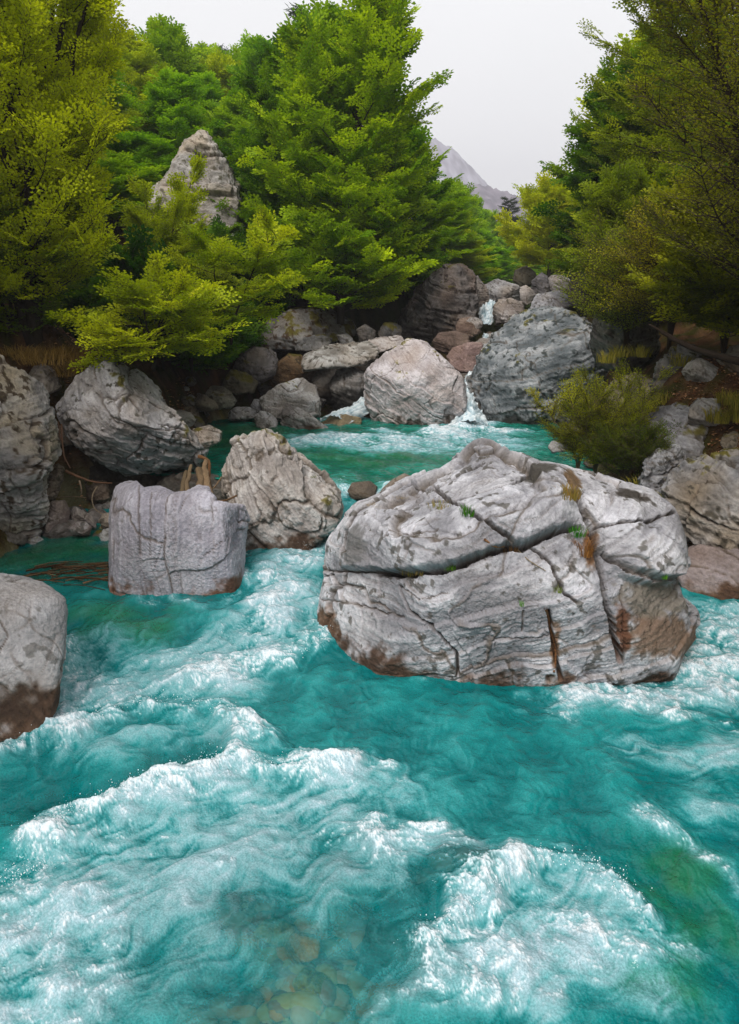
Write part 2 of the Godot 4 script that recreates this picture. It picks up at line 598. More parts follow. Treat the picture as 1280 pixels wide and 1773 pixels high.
func control(strokes: Array, cu: int, cv: int, base_flow: Vector2) -> void:
	var a := Image.create_empty(cu, cv, false, Image.FORMAT_RGBAF)
	var b := Image.create_empty(cu, cv, false, Image.FORMAT_RGBAF)
	for j in cv:
		var row := j / (cv - 1.0) * (w_rows.size() - 1.0)
		var z := w_rows[int(row)]
		var ends := w_half[int(row)]
		for i in cu:
			var p := Vector2(row_x(ends, i / (cu - 1.0)), z)
			p += Vector2(n_warp.get_noise_2d(p.x, p.y), n_warp.get_noise_2d(p.x + 50.0, p.y)) * 0.22
			var foam := 0.0
			var air := 0.0
			var high := 0.0
			var shoal := 0.0
			var green := 0.0
			var flow := base_flow * 0.15
			for s in strokes:
				var line: Array = s[0]
				var wd: float = s[1]
				var best := 1e9
				var dir := base_flow
				for k in line.size() - 1:
					var e: Vector2 = (line[k + 1] as Vector2) - (line[k] as Vector2)
					var u := clampf((p - (line[k] as Vector2)).dot(e) / maxf(e.length_squared(), 1e-6), 0.0, 1.0)
					var d := p.distance_squared_to((line[k] as Vector2) + e * u)
					if d < best:
						best = d
						dir = e
				var w := exp(-best / (wd * wd))
				if w < 0.01:
					continue
				foam = 1.0 - (1.0 - foam) * (1.0 - minf(0.98, w * (s[2] as float)))
				air = 1.0 - (1.0 - air) * (1.0 - minf(0.98, w * (s[3] as float)))
				high += w * (s[4] as float)
				if s.size() > 5:
					shoal = maxf(shoal, w * (s[5] as float))
				if s.size() > 6:
					green = maxf(green, w * (s[6] as float))
				if (s[2] as float) + (s[3] as float) > 0.2:
					flow += dir.normalized() * w
			flow = flow.normalized()
			a.set_pixel(i, j, Color(foam, air, high, shoal))
			b.set_pixel(i, j, Color(flow.x, flow.y, green, 1.0))
	a.resize(w_nx, w_rows.size(), Image.INTERPOLATE_BILINEAR)
	b.resize(w_nx, w_rows.size(), Image.INTERPOLATE_BILINEAR)
	w_ctl = a.get_data().to_float32_array()
	w_ctl2 = b.get_data().to_float32_array()

func water_row(j: int) -> void:
	var pos := PackedVector3Array()
	var col := PackedColorArray()
	pos.resize(w_nx)
	col.resize(w_nx)
	var z := w_rows[j]
	var ends := w_half[j]
	var deep := rgb(10, 110, 112)
	var green_c := rgb(44, 104, 56)
	var light := rgb(122, 172, 178)
	var milk := rgb(176, 197, 208)
	if w_mode == 1:
		deep = rgb(14, 104, 88)
	var white := rgb(228, 234, 240)
	for i in w_nx:
		var x := row_x(ends, i / (w_nx - 1.0))
		var q := (j * w_nx + i) * 4
		var foam := w_ctl[q]
		var air := w_ctl[q + 1]
		var high := w_ctl[q + 2]
		var shoal := w_ctl[q + 3]
		var fx := w_ctl2[q]
		var fz := w_ctl2[q + 1]
		var green := w_ctl2[q + 2]
		var wx := x + n_warp.get_noise_2d(x * 1.3, z * 1.3) * 0.2
		var wz := z + n_warp.get_noise_2d(x * 1.3 + 31.0, z * 1.3) * 0.2
		var s := 0.0
		for k in range(-5, 6):
			s += n_streak.get_noise_2d(wx + fx * k * 0.06, wz + fz * k * 0.06)
		s *= 0.2
		var s2 := 0.0
		for k in range(-3, 4):
			s2 += n_streak2.get_noise_2d(wx + fx * k * 0.03, wz + fz * k * 0.03)
		s2 *= 0.3
		var puff := n_puff.get_noise_2d(x, z)
		var fine := n_streak2.get_noise_2d(x * 1.3 + 7.0, z * 1.3)
		var wisp := 1.0 - absf(n_wisp.get_noise_2d(wx, wz) + 0.25 * s) * 5.0
		var wisp2 := 1.0 - absf(n_wisp.get_noise_2d(wx * 2.7 + 9.0, wz * 2.7) + 0.15 * s2) * 5.0
		var big := n_wave.get_noise_2d(x, z)
		var k1 := foam * 0.98 + (0.4 * s + 0.4 * s2 + 0.55 * puff + 0.4 * fine + 0.3 * big) * (0.25 + 0.75 * minf(1.0, foam + air)) + (0.32 * maxf(0.0, wisp) + 0.22 * maxf(0.0, wisp2)) * (0.15 + minf(0.8, air + foam)) - 0.12
		var grain := n_grain.get_noise_2d(x + fx * s * 0.05, z + fz * s * 0.05)
		k1 += grain * 0.3 * minf(1.0, foam + air * 0.6)
		var wt := smoothstep(0.46, 0.98, k1)
		var aer := (1.0 - 0.55 * shoal) * clampf(air * (0.92 + 0.45 * s + 0.65 * big + 0.3 * s2 + 0.3 * puff) + 0.12 * s + 0.06 * s2, 0.0, 1.0)
		var c := deep.lerp(green_c, clampf(green * (0.8 + big), 0.0, 0.85))
		c = c.lerp(rgb(42, 146, 146) if w_mode == 0 else rgb(46, 140, 122), clampf(0.42 + big * 0.9 + s * 0.3 + s2 * 0.15, 0.0, 0.9) * (1.0 - green * 0.7))
		c = c.lerp(light, smoothstep(0.0, 0.6, aer))
		c = c.lerp(milk, smoothstep(0.5, 1.0, aer) * 0.8)
		c = c.lerp(white, wt)
		c.a = clampf(0.95 - shoal * (0.5 + 0.25 * big) + wt * 0.6 + aer * 0.15, 0.2, 1.0)
		col[i] = c
		var h := water_level(x, z) + high * (0.72 + 0.1 * puff)
		h += big * (0.05 + 0.05 * air) + s * 0.012 + s2 * 0.003 + wt * (0.004 + 0.014 * puff)
		pos[i] = Vector3(x, h, z)
	job_out[j] = [pos, col]

func water_sheet(called: String, mode: int, nx: int, strokes: Array, base_flow: Vector2) -> void:
	w_mode = mode
	w_nx = nx
	control(strokes, 120, 100, base_flow)
	job_out.resize(w_rows.size())
	var group := WorkerThreadPool.add_group_task(water_row, w_rows.size(), -1, true)
	WorkerThreadPool.wait_for_group_task_completion(group)
	var pos := PackedVector3Array()
	var col := PackedColorArray()
	for r in job_out:
		pos.append_array(r[0])
		col.append_array(r[1])
	job_out.clear()
	var m := solo(called, with_normals(pos, col, grid_index(nx, w_rows.size())), M.water)
	m.set_meta("kind", "structure")

func build_water() -> void:
	n_streak = noise(FastNoiseLite.TYPE_SIMPLEX, 5.0, 3, 31)
	n_streak2 = noise(FastNoiseLite.TYPE_SIMPLEX, 19.0, 3, 32)
	n_streak2.fractal_gain = 0.65
	n_puff = noise(FastNoiseLite.TYPE_SIMPLEX, 5.0, 5, 34)
	n_puff.fractal_gain = 0.7
	n_grain = noise(FastNoiseLite.TYPE_SIMPLEX, 24.0, 3, 36)
	n_grain.fractal_gain = 0.8
	n_wisp = noise(FastNoiseLite.TYPE_SIMPLEX, 1.7, 5, 35)
	n_wave = noise(FastNoiseLite.TYPE_SIMPLEX, 0.9, 3, 33)
	# the lower rapids: rows closer together towards the viewer
	w_rows = PackedFloat32Array()
	w_half = PackedVector2Array()
	var z := -1.2
	while z > -16.6:
		w_rows.append(z)
		w_half.append(Vector2(-1.7 + 0.45 * z, 1.7 - 0.45 * z))
		z -= 0.009 + 0.0019 * absf(z)
	water_sheet("river_water", 0, 760, [
		# line, width, foam, air, height, shoal, green
		[[Vector2(-0.51, -16.46), Vector2(-0.89, -14.85), Vector2(-1.15, -13.13)], 0.4, 0.5, 0.9, 0.0],
		[[Vector2(-1.05, -13.88), Vector2(-1.38, -12.96), Vector2(-1.49, -11.29), Vector2(-1.58, -10.35), Vector2(-1.84, -9.71)], 0.5, 0.12, 0.75, 0.02],
		[[Vector2(-1.63, -12.53), Vector2(-1.59, -11.53), Vector2(-1.65, -10.57)], 0.16, 0.55, 0.4, 0.05],
		[[Vector2(-1.11, -12.01), Vector2(-1.17, -10.67), Vector2(-1.61, -9.74)], 0.4, 0.25, 0.6, 0.02],
		[[Vector2(-0.54, -10.60), Vector2(-0.94, -9.91), Vector2(-1.54, -9.71), Vector2(-2.27, -9.54)], 0.2, 0.62, 0.5, 0.1],
		[[Vector2(-1.86, -10.80), Vector2(-2.46, -10.05), Vector2(-3.15, -9.71), Vector2(-3.61, -9.23)], 0.5, 0.22, 0.5, 0.0],
		[[Vector2(-3.90, -10.33), Vector2(-3.76, -9.02), Vector2(-3.58, -7.97)], 0.45, 0.15, 0.45, 0.0],
		[[Vector2(-1.79, -9.32), Vector2(-2.49, -9.17), Vector2(-3.24, -8.74)], 0.5, 0.2, 0.55, 0.0],
		[[Vector2(-1.22, -7.86), Vector2(-1.57, -8.41), Vector2(-2.17, -8.67), Vector2(-2.80, -8.67), Vector2(-3.40, -8.19), Vector2(-3.91, -7.69), Vector2(-4.41, -7.42)], 0.18, 0.6, 0.6, 0.2],
		[[Vector2(-1.57, -8.03), Vector2(-2.24, -8.09), Vector2(-2.92, -7.74)], 0.3, 0.14, 0.5, 0.08],
		[[Vector2(-1.88, -7.92), Vector2(-2.17, -7.52), Vector2(-2.41, -7.27), Vector2(-2.85, -6.97), Vector2(-3.34, -6.74)], 0.24, 0.0, 0.1, -0.14, 0.85],
		[[Vector2(-0.30, -7.37), Vector2(-0.98, -7.42), Vector2(-1.61, -7.50), Vector2(-2.09, -7.21), Vector2(-2.59, -6.88), Vector2(-2.92, -6.53), Vector2(-3.22, -6.20)], 0.17, 0.95, 0.9, 0.2],
		[[Vector2(-1.44, -7.21), Vector2(-1.98, -6.97), Vector2(-2.44, -6.57), Vector2(-2.84, -6.16)], 0.2, 0.34, 0.9, 0.1],
		[[Vector2(-0.23, -7.02), Vector2(-0.80, -6.83), Vector2(-1.59, -6.48), Vector2(-2.27, -6.01)], 0.4, 0.1, 0.72, 0.0],
		[[Vector2(0.00, -7.37), Vector2(0.12, -7.42)], 0.15, 0.4, 0.3, 0.05],
		[[Vector2(-2.36, -5.66), Vector2(-2.77, -5.46), Vector2(-3.28, -5.34)], 0.2, 0.34, 0.8, 0.08],
		[[Vector2(-2.81, -6.09), Vector2(-3.07, -5.73), Vector2(-3.38, -5.53)], 0.22, 0.42, 0.8, 0.06],
		[[Vector2(-2.05, -4.99), Vector2(-2.48, -4.73), Vector2(-2.94, -4.63)], 0.2, 0.34, 0.8, 0.08],
		[[Vector2(-2.33, -5.16), Vector2(-2.76, -4.99)], 0.22, 0.25, 0.8, 0.0],
		[[Vector2(-1.94, -4.53), Vector2(-2.34, -4.38), Vector2(-2.76, -4.26)], 0.2, 0.28, 0.8, 0.0],
		[[Vector2(-0.50, -6.57), Vector2(-1.34, -6.01), Vector2(-2.03, -5.53), Vector2(-2.42, -5.05)], 0.55, 0.05, 0.55, 0.0, 0.15],
		[[Vector2(-0.20, -5.94), Vector2(-1.12, -5.28), Vector2(-1.66, -4.73)], 0.6, 0.0, 0.4, 0.0, 0.4],
		[[Vector2(0.00, -4.99), Vector2(-0.34, -4.63), Vector2(-0.56, -4.38)], 0.6, 0.0, 0.2, 0.0, 0.75],
		[[Vector2(-0.93, -5.28), Vector2(-0.54, -5.05), Vector2(-0.34, -4.73), Vector2(-0.90, -4.48)], 0.32, 0.0, 0.1, 0.0, 1.0],
		[[Vector2(0.81, -6.36), Vector2(0.44, -6.53), Vector2(0.06, -6.53), Vector2(-0.27, -6.36)], 0.12, 0.75, 0.5, 0.08],
		[[Vector2(0.64, -6.24), Vector2(0.21, -6.24), Vector2(-0.21, -6.09)], 0.2, 0.35, 0.6, 0.0],
		[[Vector2(0.81, -5.87), Vector2(0.51, -5.94), Vector2(0.10, -5.94)], 0.3, 0.12, 0.6, 0.1, 0.3],
		[[Vector2(0.87, -5.76), Vector2(0.60, -5.80), Vector2(0.24, -5.59)], 0.17, 0.06, 0.1, 0.06, 1.0],
		[[Vector2(2.17, -5.46), Vector2(2.08, -5.73), Vector2(1.84, -5.94), Vector2(1.49, -6.00), Vector2(1.21, -5.87), Vector2(0.92, -5.59), Vector2(0.70, -5.28), Vector2(0.36, -5.05)], 0.17, 0.72, 0.7, 0.17],
		[[Vector2(1.29, -5.73), Vector2(0.95, -5.40), Vector2(0.67, -5.05), Vector2(0.51, -4.73)], 0.22, 0.3, 0.8, 0.06],
		[[Vector2(1.77, -5.66), Vector2(1.31, -5.34), Vector2(0.93, -4.99)], 0.3, 0.08, 0.6, 0.0],
		[[Vector2(1.53, -5.45), Vector2(1.67, -5.28), Vector2(1.91, -5.13), Vector2(2.29, -5.05), Vector2(2.60, -4.94)], 0.13, 0.6, 0.55, 0.05],
		[[Vector2(1.81, -4.94), Vector2(1.39, -5.05), Vector2(1.06, -4.94)], 0.3, 0.08, 0.7, 0.0],
		[[Vector2(0.94, -5.05), Vector2(0.84, -4.63), Vector2(0.64, -4.38)], 0.14, 0.45, 0.5, 0.05],
		[[Vector2(0.43, -4.83), Vector2(0.25, -4.53)], 0.18, 0.35, 0.5, 0.0],
		[[Vector2(2.07, -4.78), Vector2(1.51, -4.63), Vector2(1.07, -4.53)], 0.2, 0.2, 0.5, 0.0],
		[[Vector2(5.68, -11.29), Vector2(4.98, -10.86), Vector2(4.81, -11.29)], 0.4, 0.5, 0.8, 0.0],
		[[Vector2(5.46, -10.58), Vector2(4.66, -10.02), Vector2(3.79, -9.35), Vector2(3.05, -9.12), Vector2(2.40, -8.82)], 0.32, 0.62, 0.85, 0.06],
		[[Vector2(4.98, -9.64), Vector2(4.26, -9.56), Vector2(3.73, -9.80)], 0.3, 0.75, 0.9, 0.12],
		[[Vector2(4.77, -9.02), Vector2(4.14, -8.88), Vector2(3.47, -8.81), Vector2(2.89, -9.02)], 0.3, 0.5, 0.85, 0.04],
		[[Vector2(4.39, -8.19), Vector2(3.96, -8.28), Vector2(3.47, -8.41)], 0.14, 0.85, 0.7, 0.08],
		[[Vector2(4.08, -7.63), Vector2(3.47, -7.52), Vector2(3.11, -7.74)], 0.4, 0.15, 0.6, 0.0],
		[[Vector2(1.57, -8.41), Vector2(2.07, -8.54), Vector2(2.60, -8.47)], 0.08, 0.45, 0.3, 0.02],
		[[Vector2(2.72, -6.74), Vector2(2.85, -6.32), Vector2(2.91, -5.94), Vector2(3.21, -5.59)], 0.12, 0.55, 0.5, 0.03],
		[[Vector2(3.60, -6.57), Vector2(3.34, -6.74)], 0.3, 0.2, 0.4, 0.0],
		[[Vector2(2.66, -6.09), Vector2(2.70, -5.53), Vector2(2.60, -4.94)], 0.35, 0.0, 0.0, 0.0, 0.1, 0.9],
		[[Vector2(1.95, -4.83), Vector2(2.27, -4.63)], 0.2, 0.0, 0.0, 0.0, 0.1, 0.8],
		[[Vector2(-4.34, -10.89), Vector2(-3.94, -11.00), Vector2(-3.20, -10.79)], 0.5, 0.0, 0.1, 0.0, 0.2, 0.8],
		[[Vector2(-5.91, -13.40), Vector2(-5.31, -13.72), Vector2(-4.68, -13.72)], 1.3, 0.0, 0.0, 0.0, 0.5, 0.9],
		[[Vector2(-4.41, -12.65), Vector2(-3.55, -11.75), Vector2(-2.74, -11.37), Vector2(-2.12, -11.61), Vector2(-2.04, -12.65), Vector2(-2.12, -13.96)], 0.07, 0.4, 0.4, 0.0],
		[[Vector2(-4.42, -10.91), Vector2(-3.77, -8.74), Vector2(-3.72, -7.90), Vector2(-3.94, -7.47)], 0.09, 0.5, 0.5, 0.02],
		[[Vector2(-0.89, -10.97), Vector2(-0.66, -10.44), Vector2(0.00, -9.76), Vector2(0.59, -9.31), Vector2(1.31, -9.10)], 0.05, 0.3, 0.2, 0.0],
		[[Vector2(1.87, -8.99), Vector2(2.52, -8.99), Vector2(3.17, -9.44), Vector2(3.87, -9.76), Vector2(4.69, -10.48)], 0.09, 0.55, 0.5, 0.02],
		[[Vector2(0.52, -7.97), Vector2(0.69, -6.93)], 0.5, 0.02, 0.12, 0.0],
		[[Vector2(0.00, -7.74), Vector2(0.36, -7.12), Vector2(0.55, -6.57)], 0.18, 0.2, 0.2, 0.0]], Vector2(-0.3, 0.95))
	w_rows = PackedFloat32Array()
	w_half = PackedVector2Array()
	z = -14.9
	while z > -24.2:
		w_rows.append(z)
		var g := smoothstep(-15.6, -17.2, z)
		w_half.append(Vector2(lerpf(-1.6, -4.9, g), lerpf(1.2, 5.4, g)))
		z -= 0.035
	water_sheet("pool_water", 1, 380, [
		[[Vector2(3.01, -23.05), Vector2(2.35, -21.54), Vector2(0.91, -20.73), Vector2(-0.61, -21.05), Vector2(-1.80, -20.50)], 0.7, 0.4, 0.75, 0.03],
		[[Vector2(3.17, -24.35), Vector2(2.64, -22.77), Vector2(1.91, -21.87)], 0.45, 0.9, 0.95, 0.12],
		[[Vector2(3.09, -23.05), Vector2(3.66, -21.87), Vector2(4.43, -22.14)], 0.35, 0.7, 0.8, 0.04],
		[[Vector2(1.93, -22.14), Vector2(0.80, -21.87), Vector2(0.00, -22.40)], 0.22, 0.5, 0.6, 0.02],
		[[Vector2(0.00, -24.35), Vector2(-0.86, -23.73), Vector2(-1.49, -22.77)], 0.35, 0.5, 0.7, 0.03],
		[[Vector2(2.79, -20.13), Vector2(1.42, -19.42), Vector2(0.00, -19.77)], 0.6, 0.25, 0.6, 0.0],
		[[Vector2(3.41, -19.42), Vector2(3.82, -20.13)], 0.6, 0.1, 0.45, 0.0],
		[[Vector2(-1.52, -20.89), Vector2(0.00, -20.50), Vector2(1.84, -21.05), Vector2(3.35, -20.89)], 0.9, 0.2, 0.5, 0.0],
		[[Vector2(-1.10, -18.75), Vector2(0.00, -18.13), Vector2(1.10, -18.75)], 0.7, 0.0, 0.12, 0.0, 0.35, 0.9],
		[[Vector2(-2.35, -20.13), Vector2(-1.40, -19.08)], 0.5, 0.0, 0.1, 0.0, 0.3, 0.6],
		[[Vector2(-3.97, -20.13), Vector2(-3.86, -22.14), Vector2(-2.90, -22.14)], 0.8, 0.0, 0.0, 0.0, 0.35, 0.95],
		[[Vector2(-0.49, -16.47), Vector2(0.73, -16.47)], 0.5, 0.02, 0.25, 0.0, 0.3, 0.4],
		[[Vector2(-0.59, -15.98), Vector2(-0.44, -14.66)], 0.25, 0.7, 0.7, 0.0],
		[[Vector2(0.24, -15.98), Vector2(0.00, -14.66), Vector2(-0.42, -13.89)], 0.2, 0.8, 0.8, 0.0]], Vector2(-0.2, 1.0))

func fall(called: String, line: Array, wide: Array, sd: int) -> void:
	var n := 60
	var m := 20
	var pos := PackedVector3Array()
	var col := PackedColorArray()
	var curve := Curve3D.new()
	for p in line:
		curve.add_point(p)
	var length := curve.get_baked_length()
	for j in n:
		var t := j / (n - 1.0)
		var p := curve.sample_baked(t * length)
		var tangent := (curve.sample_baked(minf(t * length + 0.05, length)) - curve.sample_baked(maxf(t * length - 0.05, 0.0))).normalized()
		var side := tangent.cross(Vector3.UP)
		side = (side if side.length() > 0.2 else Vector3.RIGHT).normalized()
		if side.x < 0.0:
			side = -side
		side = side.lerp(Vector3.RIGHT, 0.6).normalized()
		var up := side.cross(tangent).normalized()
		if up.z < 0.0:
			up = -up
		var fw := t * (wide.size() - 1.0)
		var wd := lerpf(wide[int(fw)], wide[mini(int(fw) + 1, wide.size() - 1)], fw - int(fw))
		for i in m:
			var u := i / (m - 1.0) * 2.0 - 1.0
			var s := n_streak.get_noise_3d(u * wd * 2.2, t * length * 0.5 + sd, sd)
			var s2 := n_fine.get_noise_3d(u * wd * 3.0, t * length * 1.2 + sd, sd * 2.0)
			pos.append(p + side * u * wd * (1.0 + 0.25 * s2) + up * ((1.0 - u * u) * wd * 0.45 + s * 0.07 + s2 * 0.05))
			var c := rgb(176, 206, 220).lerp(rgb(246, 250, 253), clampf(0.65 + s * 0.9 + s2 * 0.5, 0.0, 1.0))
			c.a = clampf(1.25 - absf(u) * 0.75 + s * 0.8, 0.2, 1.0)
			col.append(c)
	var o := solo(called, with_normals(pos, col, grid_index(m, n)), M.water)
	o.set_meta("kind", "structure")

func build_spray() -> void:
	var ball := SphereMesh.new()
	ball.radius = 1.0
	ball.height = 2.0
	ball.radial_segments = 6
	ball.rings = 3
	ball.material = M.drop
	var q := RandomNumberGenerator.new()
	q.seed = 91
	var at := []
	for c in [[[Vector2(-0.30, -7.37), Vector2(-0.98, -7.42), Vector2(-1.61, -7.50), Vector2(-2.09, -7.21), Vector2(-2.59, -6.88), Vector2(-2.92, -6.53), Vector2(-3.22, -6.20)], 900, 0.14], [[Vector2(-1.22, -7.86), Vector2(-1.57, -8.41), Vector2(-2.17, -8.67), Vector2(-2.80, -8.67), Vector2(-3.40, -8.19), Vector2(-3.91, -7.69)], 500, 0.12], [[Vector2(2.17, -5.46), Vector2(2.08, -5.73), Vector2(1.84, -5.94), Vector2(1.49, -6.00), Vector2(1.21, -5.87), Vector2(0.92, -5.59), Vector2(0.70, -5.28), Vector2(0.36, -5.05)], 700, 0.13], [[Vector2(-0.53, -10.50), Vector2(-0.93, -9.81), Vector2(-1.52, -9.61), Vector2(-2.25, -9.45)], 300, 0.1], [[Vector2(4.88, -9.45), Vector2(4.11, -9.61), Vector2(3.30, -9.45)], 500, 0.13], [[Vector2(-0.51, -16.46), Vector2(-0.89, -14.85), Vector2(-1.15, -13.13)], 300, 0.2], [[Vector2(2.31, -22.77), Vector2(2.90, -23.24), Vector2(3.42, -22.40)], 260, 0.3], [[Vector2(-2.86, -5.94), Vector2(-3.05, -5.66)], 200, 0.1]]:
		var line: Array = c[0]
		for k in int(c[1] * 0.7):
			var t := q.randf() * (line.size() - 1.001)
			var p: Vector2 = (line[int(t)] as Vector2).lerp(line[int(t) + 1], t - int(t)) + Vector2(q.randfn(0.0, 0.07), q.randfn(0.05, 0.06))
			w_mode = 1 if p.y < -19.0 else 0
			at.append(Vector3(p.x, water_level(p.x, p.y) + 0.1 + absf(q.randfn(0.0, 1.0)) * (c[2] as float) * 0.4, p.y))
	var mm := MultiMesh.new()
	mm.transform_format = MultiMesh.TRANSFORM_3D
	mm.mesh = ball
	mm.instance_count = at.size()
	for i in at.size():
		var s := 0.0018 + 0.0042 * pow(q.randf(), 3.0)
		mm.set_instance_transform(i, Transform3D(Basis.from_scale(Vector3(s, s * 1.3, s)), at[i]))
	var o := MultiMeshInstance3D.new()
	o.name = "spray_drops"
	o.multimesh = mm
	o.set_meta("kind", "stuff")
	tag(o, "fine white spray drops thrown up over the foaming crests", "water spray")
	add_child(o)

func build_falls() -> void:
	fall("waterfall", [Vector3(4.67, 4.03, -32.60), Vector3(4.60, 3.87, -32.20), Vector3(4.55, 3.36, -32.00), Vector3(4.43, 3.20, -31.60)], [0.3, 0.36, 0.3, 0.2], 1)
	fall("waterfall", [Vector3(4.29, 2.99, -30.20), Vector3(4.13, 2.75, -29.60), Vector3(3.65, 2.64, -28.40), Vector3(3.28, 2.59, -27.60)], [0.1, 0.14, 0.24, 0.3], 2)
	fall("waterfall", [Vector3(3.68, 2.29, -26.40), Vector3(3.22, 2.04, -25.40), Vector3(2.93, 1.84, -24.40), Vector3(2.82, 1.40, -23.60), Vector3(2.87, 0.99, -23.00), Vector3(2.82, 0.86, -22.60)], [0.2, 0.2, 0.16, 0.2, 0.42, 0.6], 3)
	fall("waterfall", [Vector3(0.00, 1.37, -25.00), Vector3(-0.28, 1.13, -24.00), Vector3(-0.68, 1.06, -23.60), Vector3(-1.08, 0.94, -23.00)], [0.25, 0.4, 0.45, 0.5], 4)

# ---- plants ----
class Tubes:
	var pos := PackedVector3Array()
	var col := PackedColorArray()
	var idx := PackedInt32Array()
	func add(line: PackedVector3Array, r0: float, r1: float, sides: int, c: Color) -> void:
		var first := pos.size()
		var n := line.size()
		var side := Vector3.ZERO
		for k in n:
			var t := (line[mini(k + 1, n - 1)] - line[maxi(k - 1, 0)]).normalized()
			if side == Vector3.ZERO:
				side = t.cross(Vector3(0.31, 0.2, 0.93)).normalized()
			side = (side - t * side.dot(t)).normalized()
			var up := t.cross(side)
			var r := lerpf(r0, r1, k / (n - 1.0))
			for s in sides:
				var a := s * TAU / sides
				pos.append(line[k] + (side * cos(a) + up * sin(a)) * r)
				col.append(c)
		for k in n - 1:
			for s in sides:
				var a := first + k * sides + s
				var b := first + k * sides + (s + 1) % sides
				idx.append_array([a, b, a + sides, b, b + sides, a + sides])
	func mesh() -> ArrayMesh:
		var arr := []
		arr.resize(Mesh.ARRAY_MAX)
		arr[Mesh.ARRAY_VERTEX] = pos
		arr[Mesh.ARRAY_COLOR] = col
		arr[Mesh.ARRAY_INDEX] = idx
		var st := SurfaceTool.new()
		st.create_from_arrays(arr)
		st.generate_normals()
		return st.commit()

func leaf_on(pos: PackedVector3Array, at: Vector3, dir: Vector3, up: Vector3, length: float, wide: float) -> void:
	var side := dir.cross(up).normalized()
	var mid := at + dir * length * 0.45
	var a := mid + side * wide * 0.5 + up * wide * 0.16
	var b := mid - side * wide * 0.5 + up * wide * 0.16
	var tip := at + dir * length - up * length * 0.08
	pos.append_array([at, a, tip, at, tip, b])

func spray(sd: int, length: float, leaf_len: float, leaf_w: float, twigs: int, leaves: int, rise: float) -> ArrayMesh:
	var q := RandomNumberGenerator.new()
	q.seed = sd
	var pos := PackedVector3Array()
	var wood := Tubes.new()
	var lines := []
	lines.append([Vector3.ZERO, Vector3(1, 0.05, 0), length])
	for k in twigs:
		var t := 0.15 + 0.7 * k / maxf(twigs - 1, 1)
		var s := 1.0 if k % 2 == 0 else -1.0
		lines.append([Vector3(length * t, 0.02 * length, 0), Vector3(0.75, q.randf_range(-0.1, 0.2), s * q.randf_range(0.6, 1.0)).normalized(), length * (0.72 - 0.5 * t)])
	for l in lines:
		var at: Vector3 = l[0]
		var d: Vector3 = l[1]
		var ln: float = l[2]
		wood.add(PackedVector3Array([at, at + d * ln * 0.5 + Vector3(0, 0.02 * ln, 0), at + d * ln]), 0.004, 0.0015, 3, Color.WHITE)
		var nl := maxi(2, int(leaves * ln / length))
		for k in nl:
			var t := (k + 0.6) / nl
			var p := at + d * ln * t
			var s := 1.0 if k % 2 == 0 else -1.0
			var across := Vector3(-d.z, 0, d.x) * s
			var ld := (d * 0.7 + across * q.randf_range(0.5, 1.0) + Vector3(0, q.randf_range(-0.35, 0.3) + rise, 0)).normalized()
			if k == nl - 1:
				ld = d
			var up := Vector3(q.randf_range(-0.45, 0.45), 1.0, q.randf_range(-0.45, 0.45)).normalized()
			leaf_on(pos, p, ld, (up - ld * up.dot(ld)).normalized(), leaf_len * q.randf_range(0.7, 1.15), leaf_w * q.randf_range(0.8, 1.15))
	var m := ArrayMesh.new()
	var arr := []
	arr.resize(Mesh.ARRAY_MAX)
	arr[Mesh.ARRAY_VERTEX] = pos
	m.add_surface_from_arrays(Mesh.PRIMITIVE_TRIANGLES, arr)
	m.surface_set_material(0, M.leaf)
	arr = []
	arr.resize(Mesh.ARRAY_MAX)
	arr[Mesh.ARRAY_VERTEX] = wood.pos
	arr[Mesh.ARRAY_INDEX] = wood.idx
	m.add_surface_from_arrays(Mesh.PRIMITIVE_TRIANGLES, arr)
	m.surface_set_material(1, M.twig)
	return m

var SPRAYS := {}

func make_sprays() -> void:
	SPRAYS.beech = [spray(1, 0.55, 0.12, 0.085, 7, 12, 0.0), spray(2, 0.62, 0.115, 0.08, 6, 13, 0.05), spray(3, 0.46, 0.125, 0.088, 6, 10, 0.0)]
	SPRAYS.young = [spray(4, 0.5, 0.085, 0.06, 7, 11, 0.2), spray(5, 0.46, 0.09, 0.064, 6, 11, 0.25), spray(6, 0.56, 0.082, 0.058, 7, 12, 0.15)]
	SPRAYS.bud = [spray(7, 0.5, 0.06, 0.035, 5, 7, 0.3), spray(8, 0.42, 0.055, 0.03, 5, 6, 0.35)]
	SPRAYS.willow = [spray(9, 0.34, 0.06, 0.014, 4, 12, 0.35), spray(10, 0.3, 0.055, 0.013, 4, 12, 0.3)]
	SPRAYS.far = [spray(11, 1.1, 0.26, 0.17, 6, 9, 0.1), spray(12, 1.0, 0.24, 0.16, 6, 9, 0.15)]
	SPRAYS.needle = [spray(13, 1.0, 0.3, 0.05, 6, 14, -0.1), spray(14, 0.9, 0.3, 0.05, 6, 14, -0.1)]

func foliage(o: Node3D, kind: String, places: Array, tints: Array, called := "foliage") -> void:
	var kinds: Array = SPRAYS[kind]
	var sorted := []
	for k in kinds.size():
		sorted.append([])
	for i in places.size():
		(sorted[i % kinds.size()] as Array).append(i)
	for k in kinds.size():
		var mm := MultiMesh.new()
		mm.transform_format = MultiMesh.TRANSFORM_3D
		mm.use_colors = true
		mm.mesh = kinds[k]
		var list: Array = sorted[k]
		mm.instance_count = list.size()
		for i in list.size():
			mm.set_instance_transform(i, places[list[i]])
			mm.set_instance_color(i, tints[list[i]])
		var mi := MultiMeshInstance3D.new()
		mi.name = called
		mi.multimesh = mm
		mi.set_meta("kind", "stuff")
		o.add_child(mi, true)

